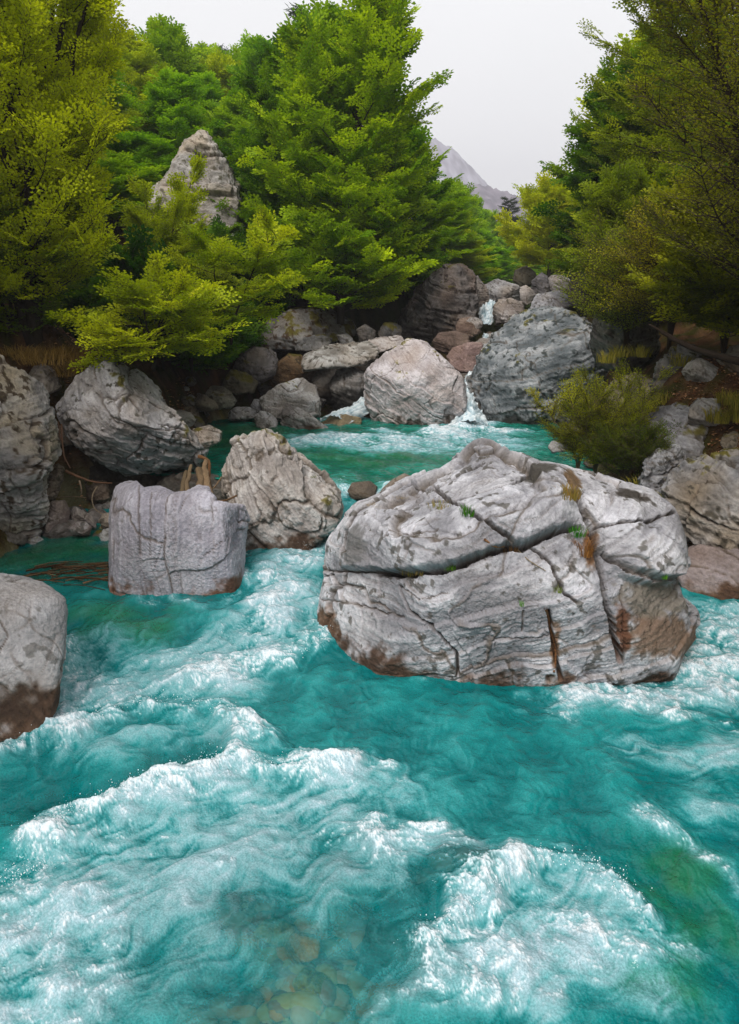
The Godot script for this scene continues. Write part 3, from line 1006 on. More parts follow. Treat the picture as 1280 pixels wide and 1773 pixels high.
func tree(called: String, label: String, category: String, base: Vector3, o: Dictionary) -> Node3D:
	var root := thing(called, label, category, base, o.get("group", ""))
	var q := RandomNumberGenerator.new()
	q.seed = int(o.get("seed", 1)) * 131 + 7
	var h: float = o.h
	var rad: float = o.r
	var stems: int = o.get("stems", 1)
	var spread: float = o.get("spread", 0.0)
	var from: float = o.get("from", 0.15)
	var limbs: int = o.get("limbs", 40)
	var e0: float = o.get("e0", 0.25)
	var e1: float = o.get("e1", 1.0)
	var every: float = o.get("every", 0.25)
	var scale_s: float = o.get("leaf_scale", 1.0)
	var kind: String = o.get("spray", "beech")
	var tint1: Color = o.get("tint1", rgb(60, 104, 18))
	var tint2: Color = o.get("tint2", rgb(124, 152, 28))
	var bark: Color = o.get("bark", rgb(70, 62, 52))
	var tr: float = o.get("trunk", h * 0.016)
	var lean: Vector3 = o.get("lean", Vector3.ZERO)
	var pw: float = o.get("shape", 0.8)
	var sides: float = o.get("side", 0.45)
	var sky_up: float = o.get("upright", 0.35)
	var places := []
	var tints := []
	for s in stems:
		var az := s * 2.4 + q.randf() * 0.9
		var tilt := Vector3(cos(az), 0, sin(az)) * spread * q.randf_range(0.4, 1.1) if stems > 1 else Vector3.ZERO
		var sh := h * (1.0 if s == 0 else q.randf_range(0.72, 1.0))
		var line := PackedVector3Array()
		var n := 10
		var wob := Vector2(q.randf() * 9.0, q.randf() * 9.0)
		for k in n + 1:
			var t := k / float(n)
			line.append(Vector3(n_warp.get_noise_2d(wob.x + t * 1.5, 3.0) * 0.05 * h * t, -0.3 if k == 0 else sh * t, n_warp.get_noise_2d(wob.y + t * 1.5, 8.0) * 0.05 * h * t) + (tilt * (t * 0.55 + t * t * 0.45) + lean * t * t) * h)
		var wood := Tubes.new()
		wood.add(line, tr * (1.0 if stems == 1 else 0.55), tr * 0.07, 7, bark)
		part("trunk" if stems == 1 else "stem", wood.mesh(), M.bark, root)
		var nl := int(limbs / float(stems))
		for i in nl:
			var t := lerpf(from, 0.985, (i + q.randf()) / nl)
			var fk := t * n
			var at := line[int(fk)].lerp(line[mini(int(fk) + 1, n)], fk - int(fk))
			var a := i * 2.39996 + s * 1.3 + q.randf_range(-0.3, 0.3)
			var rel := (t - from) / (1.0 - from)
			var len := rad * (pow(1.0 - rel, pw) * (0.75 + 0.5 * smoothstep(0.0, 0.25, rel)) + 0.06) * q.randf_range(0.5, 1.15)
			if o.has("oval"):
				len = rad * pow(sin(PI * (0.3 + 0.68 * rel)), 0.8) * q.randf_range(0.55, 1.15)
			if stems > 1:
				len *= 0.6
			var el := lerpf(e0, e1, rel) + q.randf_range(-0.15, 0.15)
			var d := Vector3(cos(a) * cos(el), sin(el), sin(a) * cos(el))
			if stems > 1:
				d = (d + tilt.normalized() * 0.4).normalized()
			var pts := PackedVector3Array([at])
			var p := at
			for k in 7:
				d = (d + Vector3(q.randf_range(-0.12, 0.12), (0.06 if k > 3 else -0.05) + sky_up * 0.05, q.randf_range(-0.12, 0.12))).normalized()
				p += d * len / 7.0
				pts.append(p)
			var lw := Tubes.new()
			var lr := clampf(len * 0.011, 0.008, tr * 0.5)
			lw.add(pts, lr, lr * 0.25, 4, bark)
			for k in range(1, 8):
				var ld := (pts[k] - pts[k - 1]).normalized()
				var flat := Vector3(-ld.z, 0, ld.x).normalized()
				for sg: float in [-1.0, 1.0]:
					if q.randf() < 0.12:
						continue
					var sl := len * sides * (1.0 - k / 9.5) * q.randf_range(0.6, 1.15)
					if sl < 0.12:
						continue
					var sdv := (ld * 0.75 + flat * sg * q.randf_range(0.6, 1.0) + Vector3(0, sky_up * q.randf_range(-0.2, 0.7), 0)).normalized()
					var b0 := pts[k]
					var b1 := b0 + sdv * sl * 0.5 + Vector3(0, 0.02 * sl, 0)
					var b2 := b0 + sdv * sl + Vector3(0, -0.06 * sl, 0)
					lw.add(PackedVector3Array([b0, b1, b2]), lr * 0.45, lr * 0.12, 3, bark)
					var m := maxi(1, int(sl / every))
					for z: int in m:
						var u := (z + q.randf()) / m
						spray_at(places, tints, b0.lerp(b2, u), (sdv + flat * sg * q.randf_range(-0.7, 0.7)).normalized(), q, scale_s, tint1, tint2, sky_up, base)
				if k > 1:
					spray_at(places, tints, pts[k], ld, q, scale_s, tint1, tint2, sky_up, base)
			part("limb", lw.mesh(), M.bark, root)
	foliage(root, kind, places, tints)
	return root

func spray_at(places: Array, tints: Array, p: Vector3, d: Vector3, q: RandomNumberGenerator, k: float, c1: Color, c2: Color, rise: float, base: Vector3) -> void:
	var x := (Vector3(d.x, d.y * 0.6 + rise * q.randf_range(-0.1, 0.5), d.z)).normalized()
	var up := Vector3(q.randf_range(-0.7, 0.7), 1.0, q.randf_range(-0.7, 0.7))
	var zz := x.cross(up).normalized()
	up = zz.cross(x).normalized()
	places.append(Transform3D(Basis(x, up, zz).scaled(Vector3.ONE * k * q.randf_range(0.75, 1.2)), p))
	var g := n_mid.get_noise_3dv((p + base) * 0.7) * 0.8 + q.randf_range(-0.3, 0.3)
	var c := c1.lerp(c2, clampf(0.5 + g, 0.0, 1.0))
	tints.append(c)

func copy_tree(proto: Node3D, at: Vector3, k: Vector3, turn: float, label: String, group: String) -> Node3D:
	var c: Node3D = proto.duplicate()
	c.name = numbered(String(proto.name).rstrip("_0123456789"))
	c.set_meta("label", label)
	c.set_meta("group", group)
	c.position = at
	c.rotation.y = turn
	c.scale = k
	add_child(c)
	return c

func tuft(called: String, label: String, category: String, at: Vector3, r: float, h: float, blades: int, c1: Color, c2: Color, sd: int, group := "", droop := 0.5) -> MeshInstance3D:
	var q := RandomNumberGenerator.new()
	q.seed = sd
	var pos := PackedVector3Array()
	var col := PackedColorArray()
	for k in blades:
		var a := q.randf() * TAU
		var d := sqrt(q.randf()) * r
		var b := Vector3(cos(a) * d, 0, sin(a) * d)
		var out := (Vector3(cos(a), 0, sin(a)) * q.randf_range(0.1, 1.0) + Vector3(q.randf_range(-0.4, 0.4), 0, q.randf_range(-0.4, 0.4))) * droop
		var l := h * q.randf_range(0.5, 1.1)
		var w := Vector3(-sin(a + q.randf()), 0, cos(a + q.randf())) * h * 0.022
		var m := b + Vector3(0, l * 0.62, 0) + out * l * 0.45
		var tip := b + Vector3(0, l * 0.85, 0) + out * l * 1.2
		var c := c1.lerp(c2, q.randf())
		pos.append_array([b - w, b + w, m + w * 0.7, b - w, m + w * 0.7, m - w * 0.7, m - w * 0.7, m + w * 0.7, tip])
		for z in 9:
			col.append(c)
	var arr := []
	arr.resize(Mesh.ARRAY_MAX)
	arr[Mesh.ARRAY_VERTEX] = pos
	arr[Mesh.ARRAY_COLOR] = col
	var am := ArrayMesh.new()
	am.add_surface_from_arrays(Mesh.PRIMITIVE_TRIANGLES, arr)
	var o := solo(called, am, M.grass, at)
	tag(o, label, category, group)
	return o

func build_trees() -> void:
	make_sprays()
	var yel1 := rgb(160, 172, 10)
	var yel2 := rgb(228, 234, 34)
	# left bank
	tree("young_beech", "yellow-green young beech with many upright stems on the left bank", "tree", Vector3(-7.17, 3.57, -17.50), {"h": 9.5, "r": 3.6, "stems": 12, "spread": 0.36, "limbs": 185, "from": 0.1, "e0": 0.55, "e1": 1.2, "spray": "young", "tint1": yel1, "tint2": yel2, "seed": 2, "upright": 1.4, "every": 0.32, "side": 0.5, "trunk": 0.2, "bark": rgb(56, 48, 38)})
	tree("young_beech", "bright yellow-green beech sapling reaching over the slanting boulder", "tree", Vector3(-4.52, 3.40, -17.00), {"h": 1.3, "r": 2.7, "stems": 5, "spread": 0.7, "limbs": 36, "from": 0.05, "e0": 0.0, "e1": 0.7, "spray": "young", "tint1": rgb(140, 160, 16), "tint2": rgb(208, 211, 34), "seed": 3, "upright": 0.4, "every": 0.28, "trunk": 0.06, "bark": rgb(56, 48, 38), "lean": Vector3(0.3, 0, 0.05)})
	tree("young_beech", "light green beech sapling with outstretched sprays right of the rock pinnacle's foot", "tree", Vector3(-3.29, 3.75, -19.50), {"h": 2.3, "r": 1.9, "stems": 3, "spread": 0.5, "limbs": 32, "from": 0.1, "e0": 0.1, "e1": 0.9, "spray": "young", "tint1": rgb(135, 160, 16), "tint2": rgb(205, 211, 34), "seed": 33, "upright": 0.5, "every": 0.28, "trunk": 0.05, "bark": rgb(56, 48, 38), "lean": Vector3(0.15, 0, 0.2)})
	tree("young_beech", "thin yellow-green young beech veiling the rock pinnacle's lower left face", "tree", Vector3(-6.22, 3.65, -25.00), {"h": 4.2, "r": 2.0, "stems": 3, "spread": 0.2, "limbs": 36, "from": 0.2, "e0": 0.3, "e1": 1.1, "spray": "young", "tint1": rgb(130, 148, 14), "tint2": rgb(200, 210, 32), "seed": 44, "upright": 0.8, "every": 0.4, "trunk": 0.06, "bark": rgb(56, 48, 38), "lean": Vector3(0.1, 0, 0)})
	tree("young_beech", "dark green beech sapling at the foot of the left bank beech", "tree", Vector3(-7.75, 3.53, -18.00), {"h": 4.0, "r": 3.0, "stems": 4, "spread": 0.3, "limbs": 60, "from": 0.05, "spray": "young", "tint1": rgb(88, 114, 12), "tint2": rgb(152, 169, 24), "seed": 4, "upright": 0.4, "every": 0.32, "trunk": 0.09})
	# behind the pool
	var gre1 := rgb(104, 142, 10)
	var gre2 := rgb(206, 226, 26)
	tree("great_beech", "great layered green beech leaning out over the cascade", "tree", Vector3(-0.98, 3.77, -28.00), {"h": 9.5, "r": 4.7, "oval": true, "stems": 3, "spread": 0.12, "limbs": 150, "from": 0.03, "e0": 0.25, "e1": 1.2, "upright": 0.5, "tint1": gre1, "tint2": gre2, "seed": 5, "every": 0.26, "leaf_scale": 1.1, "shape": 0.7, "trunk": 0.24, "lean": Vector3(0.03, 0, 0.04)})
	tree("great_beech", "dark green beech left of the great layered beech", "tree", Vector3(-2.27, 3.96, -31.00), {"h": 9.2, "r": 4.6, "oval": true, "stems": 3, "spread": 0.12, "limbs": 130, "from": 0.03, "e0": 0.3, "e1": 1.25, "upright": 0.5, "tint1": rgb(63, 106, 12), "tint2": rgb(145, 179, 20), "seed": 6, "every": 0.28, "leaf_scale": 1.15, "shape": 0.55, "trunk": 0.22})
	tree("great_beech", "smaller beech right behind the great layered beech above the cascade", "tree", Vector3(1.14, 4.55, -33.00), {"h": 5.6, "r": 2.3, "limbs": 80, "from": 0.05, "e0": 0.1, "e1": 0.9, "tint1": rgb(83, 132, 14), "tint2": rgb(177, 205, 24), "seed": 7, "every": 0.34, "leaf_scale": 1.2, "trunk": 0.16})
	# right bank
	tree("right_beech", "dark green beech with layered sprays left of the bare alder", "tree", Vector3(8.92, 4.79, -30.00), {"h": 7.2, "r": 3.6, "oval": true, "stems": 2, "spread": 0.1, "limbs": 100, "from": 0.05, "e0": 0.1, "e1": 0.9, "tint1": rgb(60, 104, 16), "tint2": rgb(132, 160, 24), "seed": 8, "every": 0.32, "leaf_scale": 1.15, "trunk": 0.2})
	tree("right_beech", "tall olive-green tree filling the right side behind the bare alder", "tree", Vector3(9.31, 4.99, -25.00), {"h": 8.6, "r": 5.0, "oval": true, "stems": 3, "spread": 0.16, "limbs": 95, "from": 0.04, "e0": 0.2, "e1": 1.0, "tint1": rgb(100, 118, 16), "tint2": rgb(186, 196, 32), "seed": 9, "every": 0.34, "spray": "young", "leaf_scale": 1.15, "trunk": 0.22})
	tree("right_beech", "low yellow-green tree on the far right bank beside the stream bed", "tree", Vector3(8.98, 5.04, -42.00), {"h": 3.9, "r": 2.4, "limbs": 36, "from": 0.05, "e0": 0.4, "e1": 1.1, "tint1": rgb(165, 180, 20), "tint2": rgb(211, 211, 36), "seed": 10, "every": 0.4, "leaf_scale": 1.3, "upright": 0.8, "trunk": 0.1})
	tree("bare_alder", "nearly leafless dark-barked tree arching in from the right edge", "tree", Vector3(5.87, 3.63, -12.50), {"h": 6.8, "r": 3.6, "stems": 4, "spread": 0.3, "limbs": 110, "from": 0.2, "e0": 0.5, "e1": 0.9, "spray": "bud", "tint1": rgb(101, 102, 20), "tint2": rgb(177, 176, 40), "seed": 11, "every": 1.3, "upright": 0.5, "side": 0.5, "trunk": 0.18, "bark": rgb(62, 50, 42), "lean": Vector3(-0.15, 0, 0.05)})
	tree("thicket_shrub", "tangled brown-twigged shrub in front of the right bank rocks", "shrub", Vector3(6.40, 3.81, -17.50), {"h": 2.6, "r": 2.4, "stems": 9, "spread": 0.45, "limbs": 100, "from": 0.1, "e0": 0.3, "e1": 0.9, "spray": "bud", "tint1": rgb(129, 124, 17), "tint2": rgb(201, 191, 32), "seed": 12, "every": 0.34, "upright": 0.6, "trunk": 0.06, "bark": rgb(60, 48, 36)})
	tree("thicket_shrub", "olive shrub above the tan rock face on the right bank", "shrub", Vector3(5.96, 3.58, -19.00), {"h": 2.4, "r": 2.2, "stems": 8, "spread": 0.4, "limbs": 80, "from": 0.1, "spray": "bud", "tint1": rgb(107, 122, 16), "tint2": rgb(185, 189, 28), "seed": 13, "every": 0.32, "upright": 0.6, "trunk": 0.05, "bark": rgb(60, 48, 36)})
	tree("thicket_shrub", "dark olive shrub crowding the right edge above the leaning log", "shrub", Vector3(6.72, 3.84, -15.50), {"h": 2.8, "r": 2.2, "stems": 8, "spread": 0.4, "limbs": 90, "from": 0.05, "spray": "young", "tint1": rgb(97, 106, 18), "tint2": rgb(176, 176, 30), "seed": 15, "every": 0.4, "upright": 0.6, "trunk": 0.06, "bark": rgb(60, 48, 36)})
	tree("thicket_shrub", "olive-green shrub between the massive boulder and the tall right tree", "shrub", Vector3(7.20, 4.38, -23.00), {"h": 3.2, "r": 2.6, "stems": 7, "spread": 0.4, "limbs": 80, "from": 0.05, "spray": "young", "tint1": rgb(90, 112, 16), "tint2": rgb(170, 183, 28), "seed": 16, "every": 0.36, "upright": 0.6, "trunk": 0.06})
	tree("willow_bush", "feathery yellow-green willow bush between pool and grey outcrop", "bush", Vector3(4.40, 1.45, -15.30), {"h": 1.7, "r": 1.5, "stems": 9, "spread": 0.6, "limbs": 60, "from": 0.05, "e0": 0.3, "e1": 1.1, "spray": "willow", "tint1": rgb(100, 111, 16), "tint2": rgb(183, 183, 32), "seed": 14, "every": 0.12, "upright": 0.9, "trunk": 0.03, "bark": rgb(120, 104, 78)})
	tree("willow_bush", "thin loose willow shoots leaning over the pool's right edge", "bush", Vector3(4.09, 1.38, -15.40), {"h": 1.4, "r": 1.0, "stems": 6, "spread": 0.5, "limbs": 36, "from": 0.1, "e0": 0.4, "e1": 1.1, "spray": "willow", "tint1": rgb(116, 119, 18), "tint2": rgb(197, 189, 36), "seed": 34, "every": 0.16, "upright": 0.9, "trunk": 0.022, "bark": rgb(120, 104, 78), "lean": Vector3(-0.3, 0, 0.1)})
	tree("willow_bush", "low dark green bush at the giant boulder's back right of the willow", "bush", Vector3(4.77, 1.48, -14.50), {"h": 0.8, "r": 1.1, "stems": 8, "spread": 0.7, "limbs": 60, "from": 0.05, "e0": 0.3, "e1": 1.0, "spray": "willow", "tint1": rgb(67, 87, 14), "tint2": rgb(135, 145, 28), "seed": 35, "every": 0.12, "upright": 0.8, "trunk": 0.025, "bark": rgb(90, 78, 58)})
	var low := tree("understorey_shrub", "dark green undergrowth shrub beneath the beeches behind the pool", "shrub", Vector3(-4.06, 3.43, -29.00), {"h": 1.9, "r": 2.0, "stems": 5, "spread": 0.5, "limbs": 46, "from": 0.04, "e0": 0.2, "e1": 0.9, "spray": "beech", "tint1": rgb(48, 92, 14), "tint2": rgb(116, 145, 22), "seed": 40, "every": 0.3, "upright": 0.5, "trunk": 0.05, "group": "undergrowth shrubs beneath the beeches"})
	var u := 0
	var where := ["beside the shaded grey-violet boulder", "above the leaf-strewn left beach", "behind the slanting boulder's right end", "behind the slanting boulder's peak", "left of the broad dark ledge", "behind the broad dark ledge's left end", "behind the broad dark ledge's right end", "under the great layered beech", "behind the dark crag", "right of the light green sapling", "behind the light green sapling", "left of the bright sapling", "behind the left bank's dry grass", "right of the rock pinnacle's foot"]
	for p in [Vector3(-4.41, 2.88, -26.00), Vector3(-4.66, 2.92, -23.50), Vector3(-4.82, 3.20, -22.00), Vector3(-5.71, 3.32, -22.50), Vector3(-4.91, 3.71, -32.00), Vector3(-4.02, 4.08, -34.00), Vector3(-1.84, 4.11, -33.00), Vector3(-0.46, 4.22, -33.00), Vector3(1.45, 4.53, -35.00), Vector3(-5.10, 3.49, -28.00), Vector3(-5.66, 3.82, -27.00), Vector3(-6.34, 3.51, -22.00), Vector3(-6.81, 3.43, -21.00), Vector3(-4.85, 4.99, -37.00)]:
		copy_tree(low, Vector3(p.x, maxf(ground_h(p.x, p.z), p.y - 0.4), p.z), Vector3.ONE * (0.8 + 0.13 * (u % 4)), u * 2.1, "dark green undergrowth shrub " + where[u], "undergrowth shrubs beneath the beeches")
		u += 1
	# forest on the slopes behind: one of each kind, then copies
	var far: Array = []
	for k in 3:
		far.append(tree("hillside_beech", "round light green beech on the wooded slope", "tree", Vector3.ZERO, {"h": 9.0, "r": 3.4, "oval": true, "limbs": 44, "from": 0.06, "e0": 0.2, "e1": 1.0, "spray": "far", "tint1": [rgb(106, 146, 16), rgb(92, 138, 16), rgb(140, 162, 20)][k], "tint2": [rgb(178, 205, 30), rgb(160, 200, 28), rgb(205, 212, 36)][k], "seed": 20 + k, "every": 0.6, "trunk": 0.16, "upright": 0.5}))
	var fir := tree("conifer", "dark pointed conifer standing out from the light green slope", "tree", Vector3.ZERO, {"h": 10.0, "r": 2.2, "limbs": 60, "from": 0.08, "e0": -0.15, "e1": 0.4, "spray": "needle", "tint1": rgb(29, 54, 17), "tint2": rgb(55, 81, 27), "seed": 30, "every": 0.5, "trunk": 0.16, "upright": 0.0, "shape": 1.0, "side": 0.3})
	# trees and boulders of the banks beside the picture
	for t in [[-9.5, -9.0, 8.0], [-11.0, -14.0, 9.0], [-13.0, -20.0, 9.5], [-8.5, -4.0, 7.5], [9.5, -8.0, 8.0], [10.5, -13.0, 9.0], [12.5, -18.0, 9.5], [9.0, -3.0, 7.0], [-16.0, -27.0, 10.0], [15.0, -26.0, 10.0], [-13.0, -9.0, 9.0], [14.0, -9.0, 9.0]]:
		var on_left: bool = t[0] < 0.0
		copy_tree(far[int(absf(t[1])) % 3], Vector3(t[0], ground_h(t[0], t[1]) - 0.2, t[1]), Vector3.ONE * (t[2] / 9.0), t[1], "leafy beech on the %s bank beside the rapids" % ("left" if on_left else "right"), "beeches of the %s bank" % ("left" if on_left else "right"))
	var tones := ["light green", "deep green", "yellow-green"]
	var taken := [false, false, false]
	var tops: Array = [Vector3(-11.06, 13.05, -30.00), Vector3(-10.84, 13.73, -34.00), Vector3(-10.88, 14.82, -40.00), Vector3(-9.82, 16.30, -44.00), Vector3(-7.65, 13.20, -40.00), Vector3(-7.71, 15.24, -46.00), Vector3(-6.76, 16.42, -50.00), Vector3(-7.94, 12.38, -36.00), Vector3(-11.95, 12.02, -30.00), Vector3(-5.70, 12.12, -38.00), Vector3(-5.09, 15.30, -44.00), Vector3(-13.10, 16.27, -52.00), Vector3(-11.20, 18.70, -60.00), Vector3(-8.53, 8.68, -32.00), Vector3(-8.92, 8.66, -38.00), Vector3(-8.85, 7.89, -30.00), Vector3(-5.60, 9.60, -40.00), Vector3(-10.46, 10.97, -34.00), Vector3(6.03, 10.77, -60.00), Vector3(8.26, 10.42, -70.00), Vector3(4.73, 8.55, -50.00), Vector3(11.09, 10.43, -80.00), Vector3(7.76, 7.73, -60.00), Vector3(14.82, 10.42, -95.00), Vector3(12.52, 8.17, -75.00), Vector3(8.54, 6.51, -58.00), Vector3(18.51, 9.55, -100.00), Vector3(23.71, 10.07, -120.00), Vector3(12.47, 6.59, -70.00), Vector3(4.85, 7.09, -46.00), Vector3(3.69, 9.23, -44.00), Vector3(6.16, 6.30, -50.00), Vector3(12.88, 6.72, -66.00), Vector3(15.16, 9.53, -70.00), Vector3(13.73, 10.02, -60.00), Vector3(13.27, 10.29, -55.00), Vector3(15.48, 13.90, -40.00), Vector3(15.31, 11.32, -36.00), Vector3(11.94, 14.11, -38.00)]
	var k := 0
	for t in tops:
		var g := ground_h(t.x, t.z) - 0.3
		var h := maxf(2.5, t.y - g)
		var side := "left slope" if t.x < -3.0 else ("far valley slope" if t.x < 18.0 and t.z < -44.0 else "right slope")
		var label: String = "round %s beech on the %s" % [tones[k % 3], side]
		var group: String = "%s beeches of the %s" % [tones[k % 3], side]
		var s := Vector3(clampf(h / 9.0, 0.55, 1.3), h / 9.0, clampf(h / 9.0, 0.55, 1.3))
		if not taken[k % 3]:
			taken[k % 3] = true
			var o: Node3D = far[k % 3]
			o.position = Vector3(t.x, g, t.z)
			o.scale = s
			o.set_meta("label", label)
			o.set_meta("group", group)
		else:
			copy_tree(far[k % 3], Vector3(t.x, g, t.z), s, k * 1.7, label, group)
		k += 1
	k = 0
	for t in [Vector3(18.11, 14.69, -110.00), Vector3(37.56, 16.93, -190.00), Vector3(41.28, 17.94, -200.00), Vector3(-28.99, 42.00, -150.00), Vector3(-27.70, 41.15, -150.00), Vector3(-26.60, 42.88, -155.00), Vector3(-25.87, 43.19, -160.00), Vector3(-30.81, 40.54, -150.00), Vector3(-3.60, 22.10, -60.00), Vector3(-12.92, 20.39, -58.00)]:
		var g := ground_h(t.x, t.z) - 0.3
		var h := clampf(t.y - g, 4.0, 40.0)
		var s := Vector3(h / 10.0, h / 10.0, h / 10.0)
		var label: String = ["dark pointed conifer standing out from the light green valley slope", "dark conifer at the valley's far end under the mountain", "dark conifer at the valley's far end under the mountain", "pale misty conifer on the skyline between the beeches", "pale misty conifer on the skyline between the beeches", "pale misty conifer on the skyline between the beeches", "pale misty conifer on the skyline between the beeches", "pale misty conifer on the skyline between the beeches", "conifer top showing above the great beeches", "conifer top showing above the left bank beech"][k]
		var group: String = ["", "conifers under the mountain", "conifers under the mountain", "misty conifers", "misty conifers", "misty conifers", "misty conifers", "misty conifers", "", ""][k]
		if k == 0:
			fir.position = Vector3(t.x, g, t.z)
			fir.scale = s
			fir.set_meta("label", label)
		else:
			copy_tree(fir, Vector3(t.x, g, t.z), s, k * 1.3, label, group)
		k += 1

func rank_labels() -> void:                   # far trees that look alike are told apart by their order
	var by_label := {}
	for c in get_children():
		if c.has_meta("label") and ["tree", "stone", "grass"].has(c.get_meta("category", "")):
			var l: String = c.get_meta("label")
			if not by_label.has(l):
				by_label[l] = []
			by_label[l].append(c)
	var words := ["leftmost", "second from the left", "third from the left", "fourth from the left", "fifth from the left", "sixth from the left", "seventh from the left", "eighth from the left", "ninth from the left", "tenth from the left", "eleventh from the left", "twelfth from the left", "thirteenth from the left", "fourteenth from the left"]
	for l in by_label:
		var list: Array = by_label[l]
		if list.size() < 2:
			continue
		list.sort_custom(func(a, b): return a.position.x / -a.position.z < b.position.x / -b.position.z)
		for i in list.size():
			list[i].set_meta("label", "%s, %s" % [l, words[mini(i, 13)]])

func snap(o: MeshInstance3D, p: Vector3) -> Vector3:      # the place on the stone in line with p
	var eye := Vector3(0, 5, 0) - o.position
	var got := o.mesh.generate_triangle_mesh().intersect_ray(eye, (p - Vector3(0, 5, 0)).normalized()) if not tri.has(o) else (tri[o] as TriangleMesh).intersect_ray(eye, (p - Vector3(0, 5, 0)).normalized())
	return p if got.is_empty() else o.position + (got["position"] as Vector3)

var tri := {}

func on_giant(line: Array) -> Array:
	var out := []
	for p in line:
		out.append(snap(giant, p) + Vector3(0, 0.02, 0.02))
	return out

func build_small() -> void:
	tri[giant] = giant.mesh.generate_triangle_mesh()
	tri[ridged] = ridged.mesh.generate_triangle_mesh()
	var dry1 := rgb(150, 116, 60)
	var dry2 := rgb(196, 160, 92)
	var grn1 := rgb(48, 84, 18)
	var grn2 := rgb(112, 128, 30)
	tuft("grass_tuft", "green grass tuft in the groove on the giant boulder's top slab", "grass", snap(giant, Vector3(1.35, 1.85, -10.60)), 0.09, 0.16, 90, rgb(36, 92, 20), rgb(80, 128, 30), 1)
	tuft("grass_tuft", "brown and green grass in the upper groove of the giant boulder", "grass", snap(giant, Vector3(0.98, 1.87, -10.90)), 0.16, 0.12, 90, dry1, grn2, 2)
	tuft("grass_tuft", "dry brown grass hanging in the giant boulder's right cleft", "grass", snap(giant, Vector3(2.83, 1.99, -11.00)), 0.14, 0.2, 140, dry1, rgb(120, 110, 50), 3)
	tuft("grass_tuft", "bright green plant in the middle of the giant boulder's right cleft", "grass", snap(giant, Vector3(2.83, 1.62, -10.40)), 0.1, 0.16, 90, rgb(30, 96, 24), rgb(84, 140, 40), 4)
	tuft("grass_tuft", "rust-brown grass hanging below the green plant in the cleft", "grass", snap(giant, Vector3(2.89, 1.41, -10.20)), 0.1, 0.24, 110, rgb(110, 70, 36), rgb(150, 104, 56), 5)
	tuft("grass_tuft", "small bright plant on the giant boulder's front face", "grass", snap(giant, Vector3(1.94, 0.97, -9.50)), 0.03, 0.1, 30, rgb(60, 120, 30), rgb(110, 160, 50), 6)
	tuft("grass_tuft", "yellow-green cushion plant at the head of the front crack", "grass", snap(giant, Vector3(2.45, 1.06, -9.75)), 0.05, 0.12, 50, rgb(96, 116, 26), rgb(140, 150, 50), 7)
	tuft("grass_tuft", "green grass under the giant boulder's overhanging upper slab", "grass", snap(giant, Vector3(1.04, 1.33, -9.90)), 0.1, 0.14, 80, grn1, rgb(96, 130, 34), 8)
	tuft("grass_tuft", "mossy grass in the left part of the overhang crevice", "grass", snap(giant, Vector3(0.57, 1.25, -10.00)), 0.2, 0.1, 100, rgb(74, 84, 22), dry1, 9)
	tuft("grass_tuft", "dark dead grass and roots in the crevice's middle", "grass", snap(giant, Vector3(1.85, 1.51, -10.15)), 0.16, 0.14, 90, rgb(74, 54, 32), rgb(120, 90, 56), 10)
	tuft("moss_cushion", "ochre moss cushion on the giant boulder's left shoulder", "moss", snap(giant, Vector3(0.47, 1.90, -11.35)), 0.12, 0.05, 120, rgb(140, 116, 30), rgb(170, 140, 50), 11, "", 1.2)
	tuft("moss_cushion", "thin ochre moss patch near the giant boulder's left brink", "moss", snap(giant, Vector3(0.07, 1.80, -11.25)), 0.1, 0.04, 90, rgb(140, 112, 30), rgb(160, 132, 50), 12, "", 1.2)
	tuft("moss_cushion", "green moss cushion on the ridged boulder's shoulder", "moss", snap(ridged, Vector3(-0.98, 1.73, -13.30)), 0.1, 0.06, 100, rgb(84, 96, 26), rgb(130, 134, 46), 13, "", 1.2)
	tuft("grass_tuft", "bright green weeds at the ledge of the giant boulder's right block", "grass", snap(giant, Vector3(4.09, 0.98, -10.50)), 0.08, 0.14, 50, rgb(60, 110, 26), rgb(110, 150, 46), 14)
	# dry grass on the left bank
	var k := 0
	for p in [Vector3(-6.77, 3.52, -16.50), Vector3(-6.61, 3.52, -17.00), Vector3(-6.33, 3.45, -17.20), Vector3(-5.98, 3.33, -17.20), Vector3(-7.12, 3.58, -16.80), Vector3(-6.38, 3.15, -16.90), Vector3(-6.10, 3.23, -17.00), Vector3(-6.49, 3.45, -16.20), Vector3(-6.71, 3.56, -17.60), Vector3(-5.97, 3.49, -17.60)]:
		tuft("dry_grass", "straw-brown grass clump on the bank between the two left boulders", "grass", p + Vector3(0, -0.12, 0), 0.45, 0.26, 170, rgb(96, 76, 34), rgb(150, 118, 66), 40 + k, "dry grass of the left bank", 1.1)
		k += 1
	for p in [Vector3(6.44, 2.91, -14.40), Vector3(6.51, 2.87, -14.00), Vector3(6.30, 2.58, -14.40), Vector3(6.52, 2.63, -14.20), Vector3(5.40, 2.60, -15.60), Vector3(5.09, 2.45, -15.30), Vector3(5.39, 1.51, -13.20), Vector3(5.14, 1.37, -13.00), Vector3(4.88, 1.36, -14.00), Vector3(5.87, 2.68, -16.00), Vector3(5.69, 3.36, -18.50), Vector3(5.38, 3.23, -18.50), Vector3(6.05, 3.39, -18.20), Vector3(6.29, 3.38, -16.40)]:
		tuft("bank_grass", "yellow-green grass clump between the rocks of the right bank", "grass", p + Vector3(0, -0.1, 0), 0.22, 0.32, 130, rgb(96, 96, 30), rgb(168, 150, 66), 60 + k, "grass clumps of the right bank")
		k += 1
	leaf_litter()
	pebbles()
	sticks()

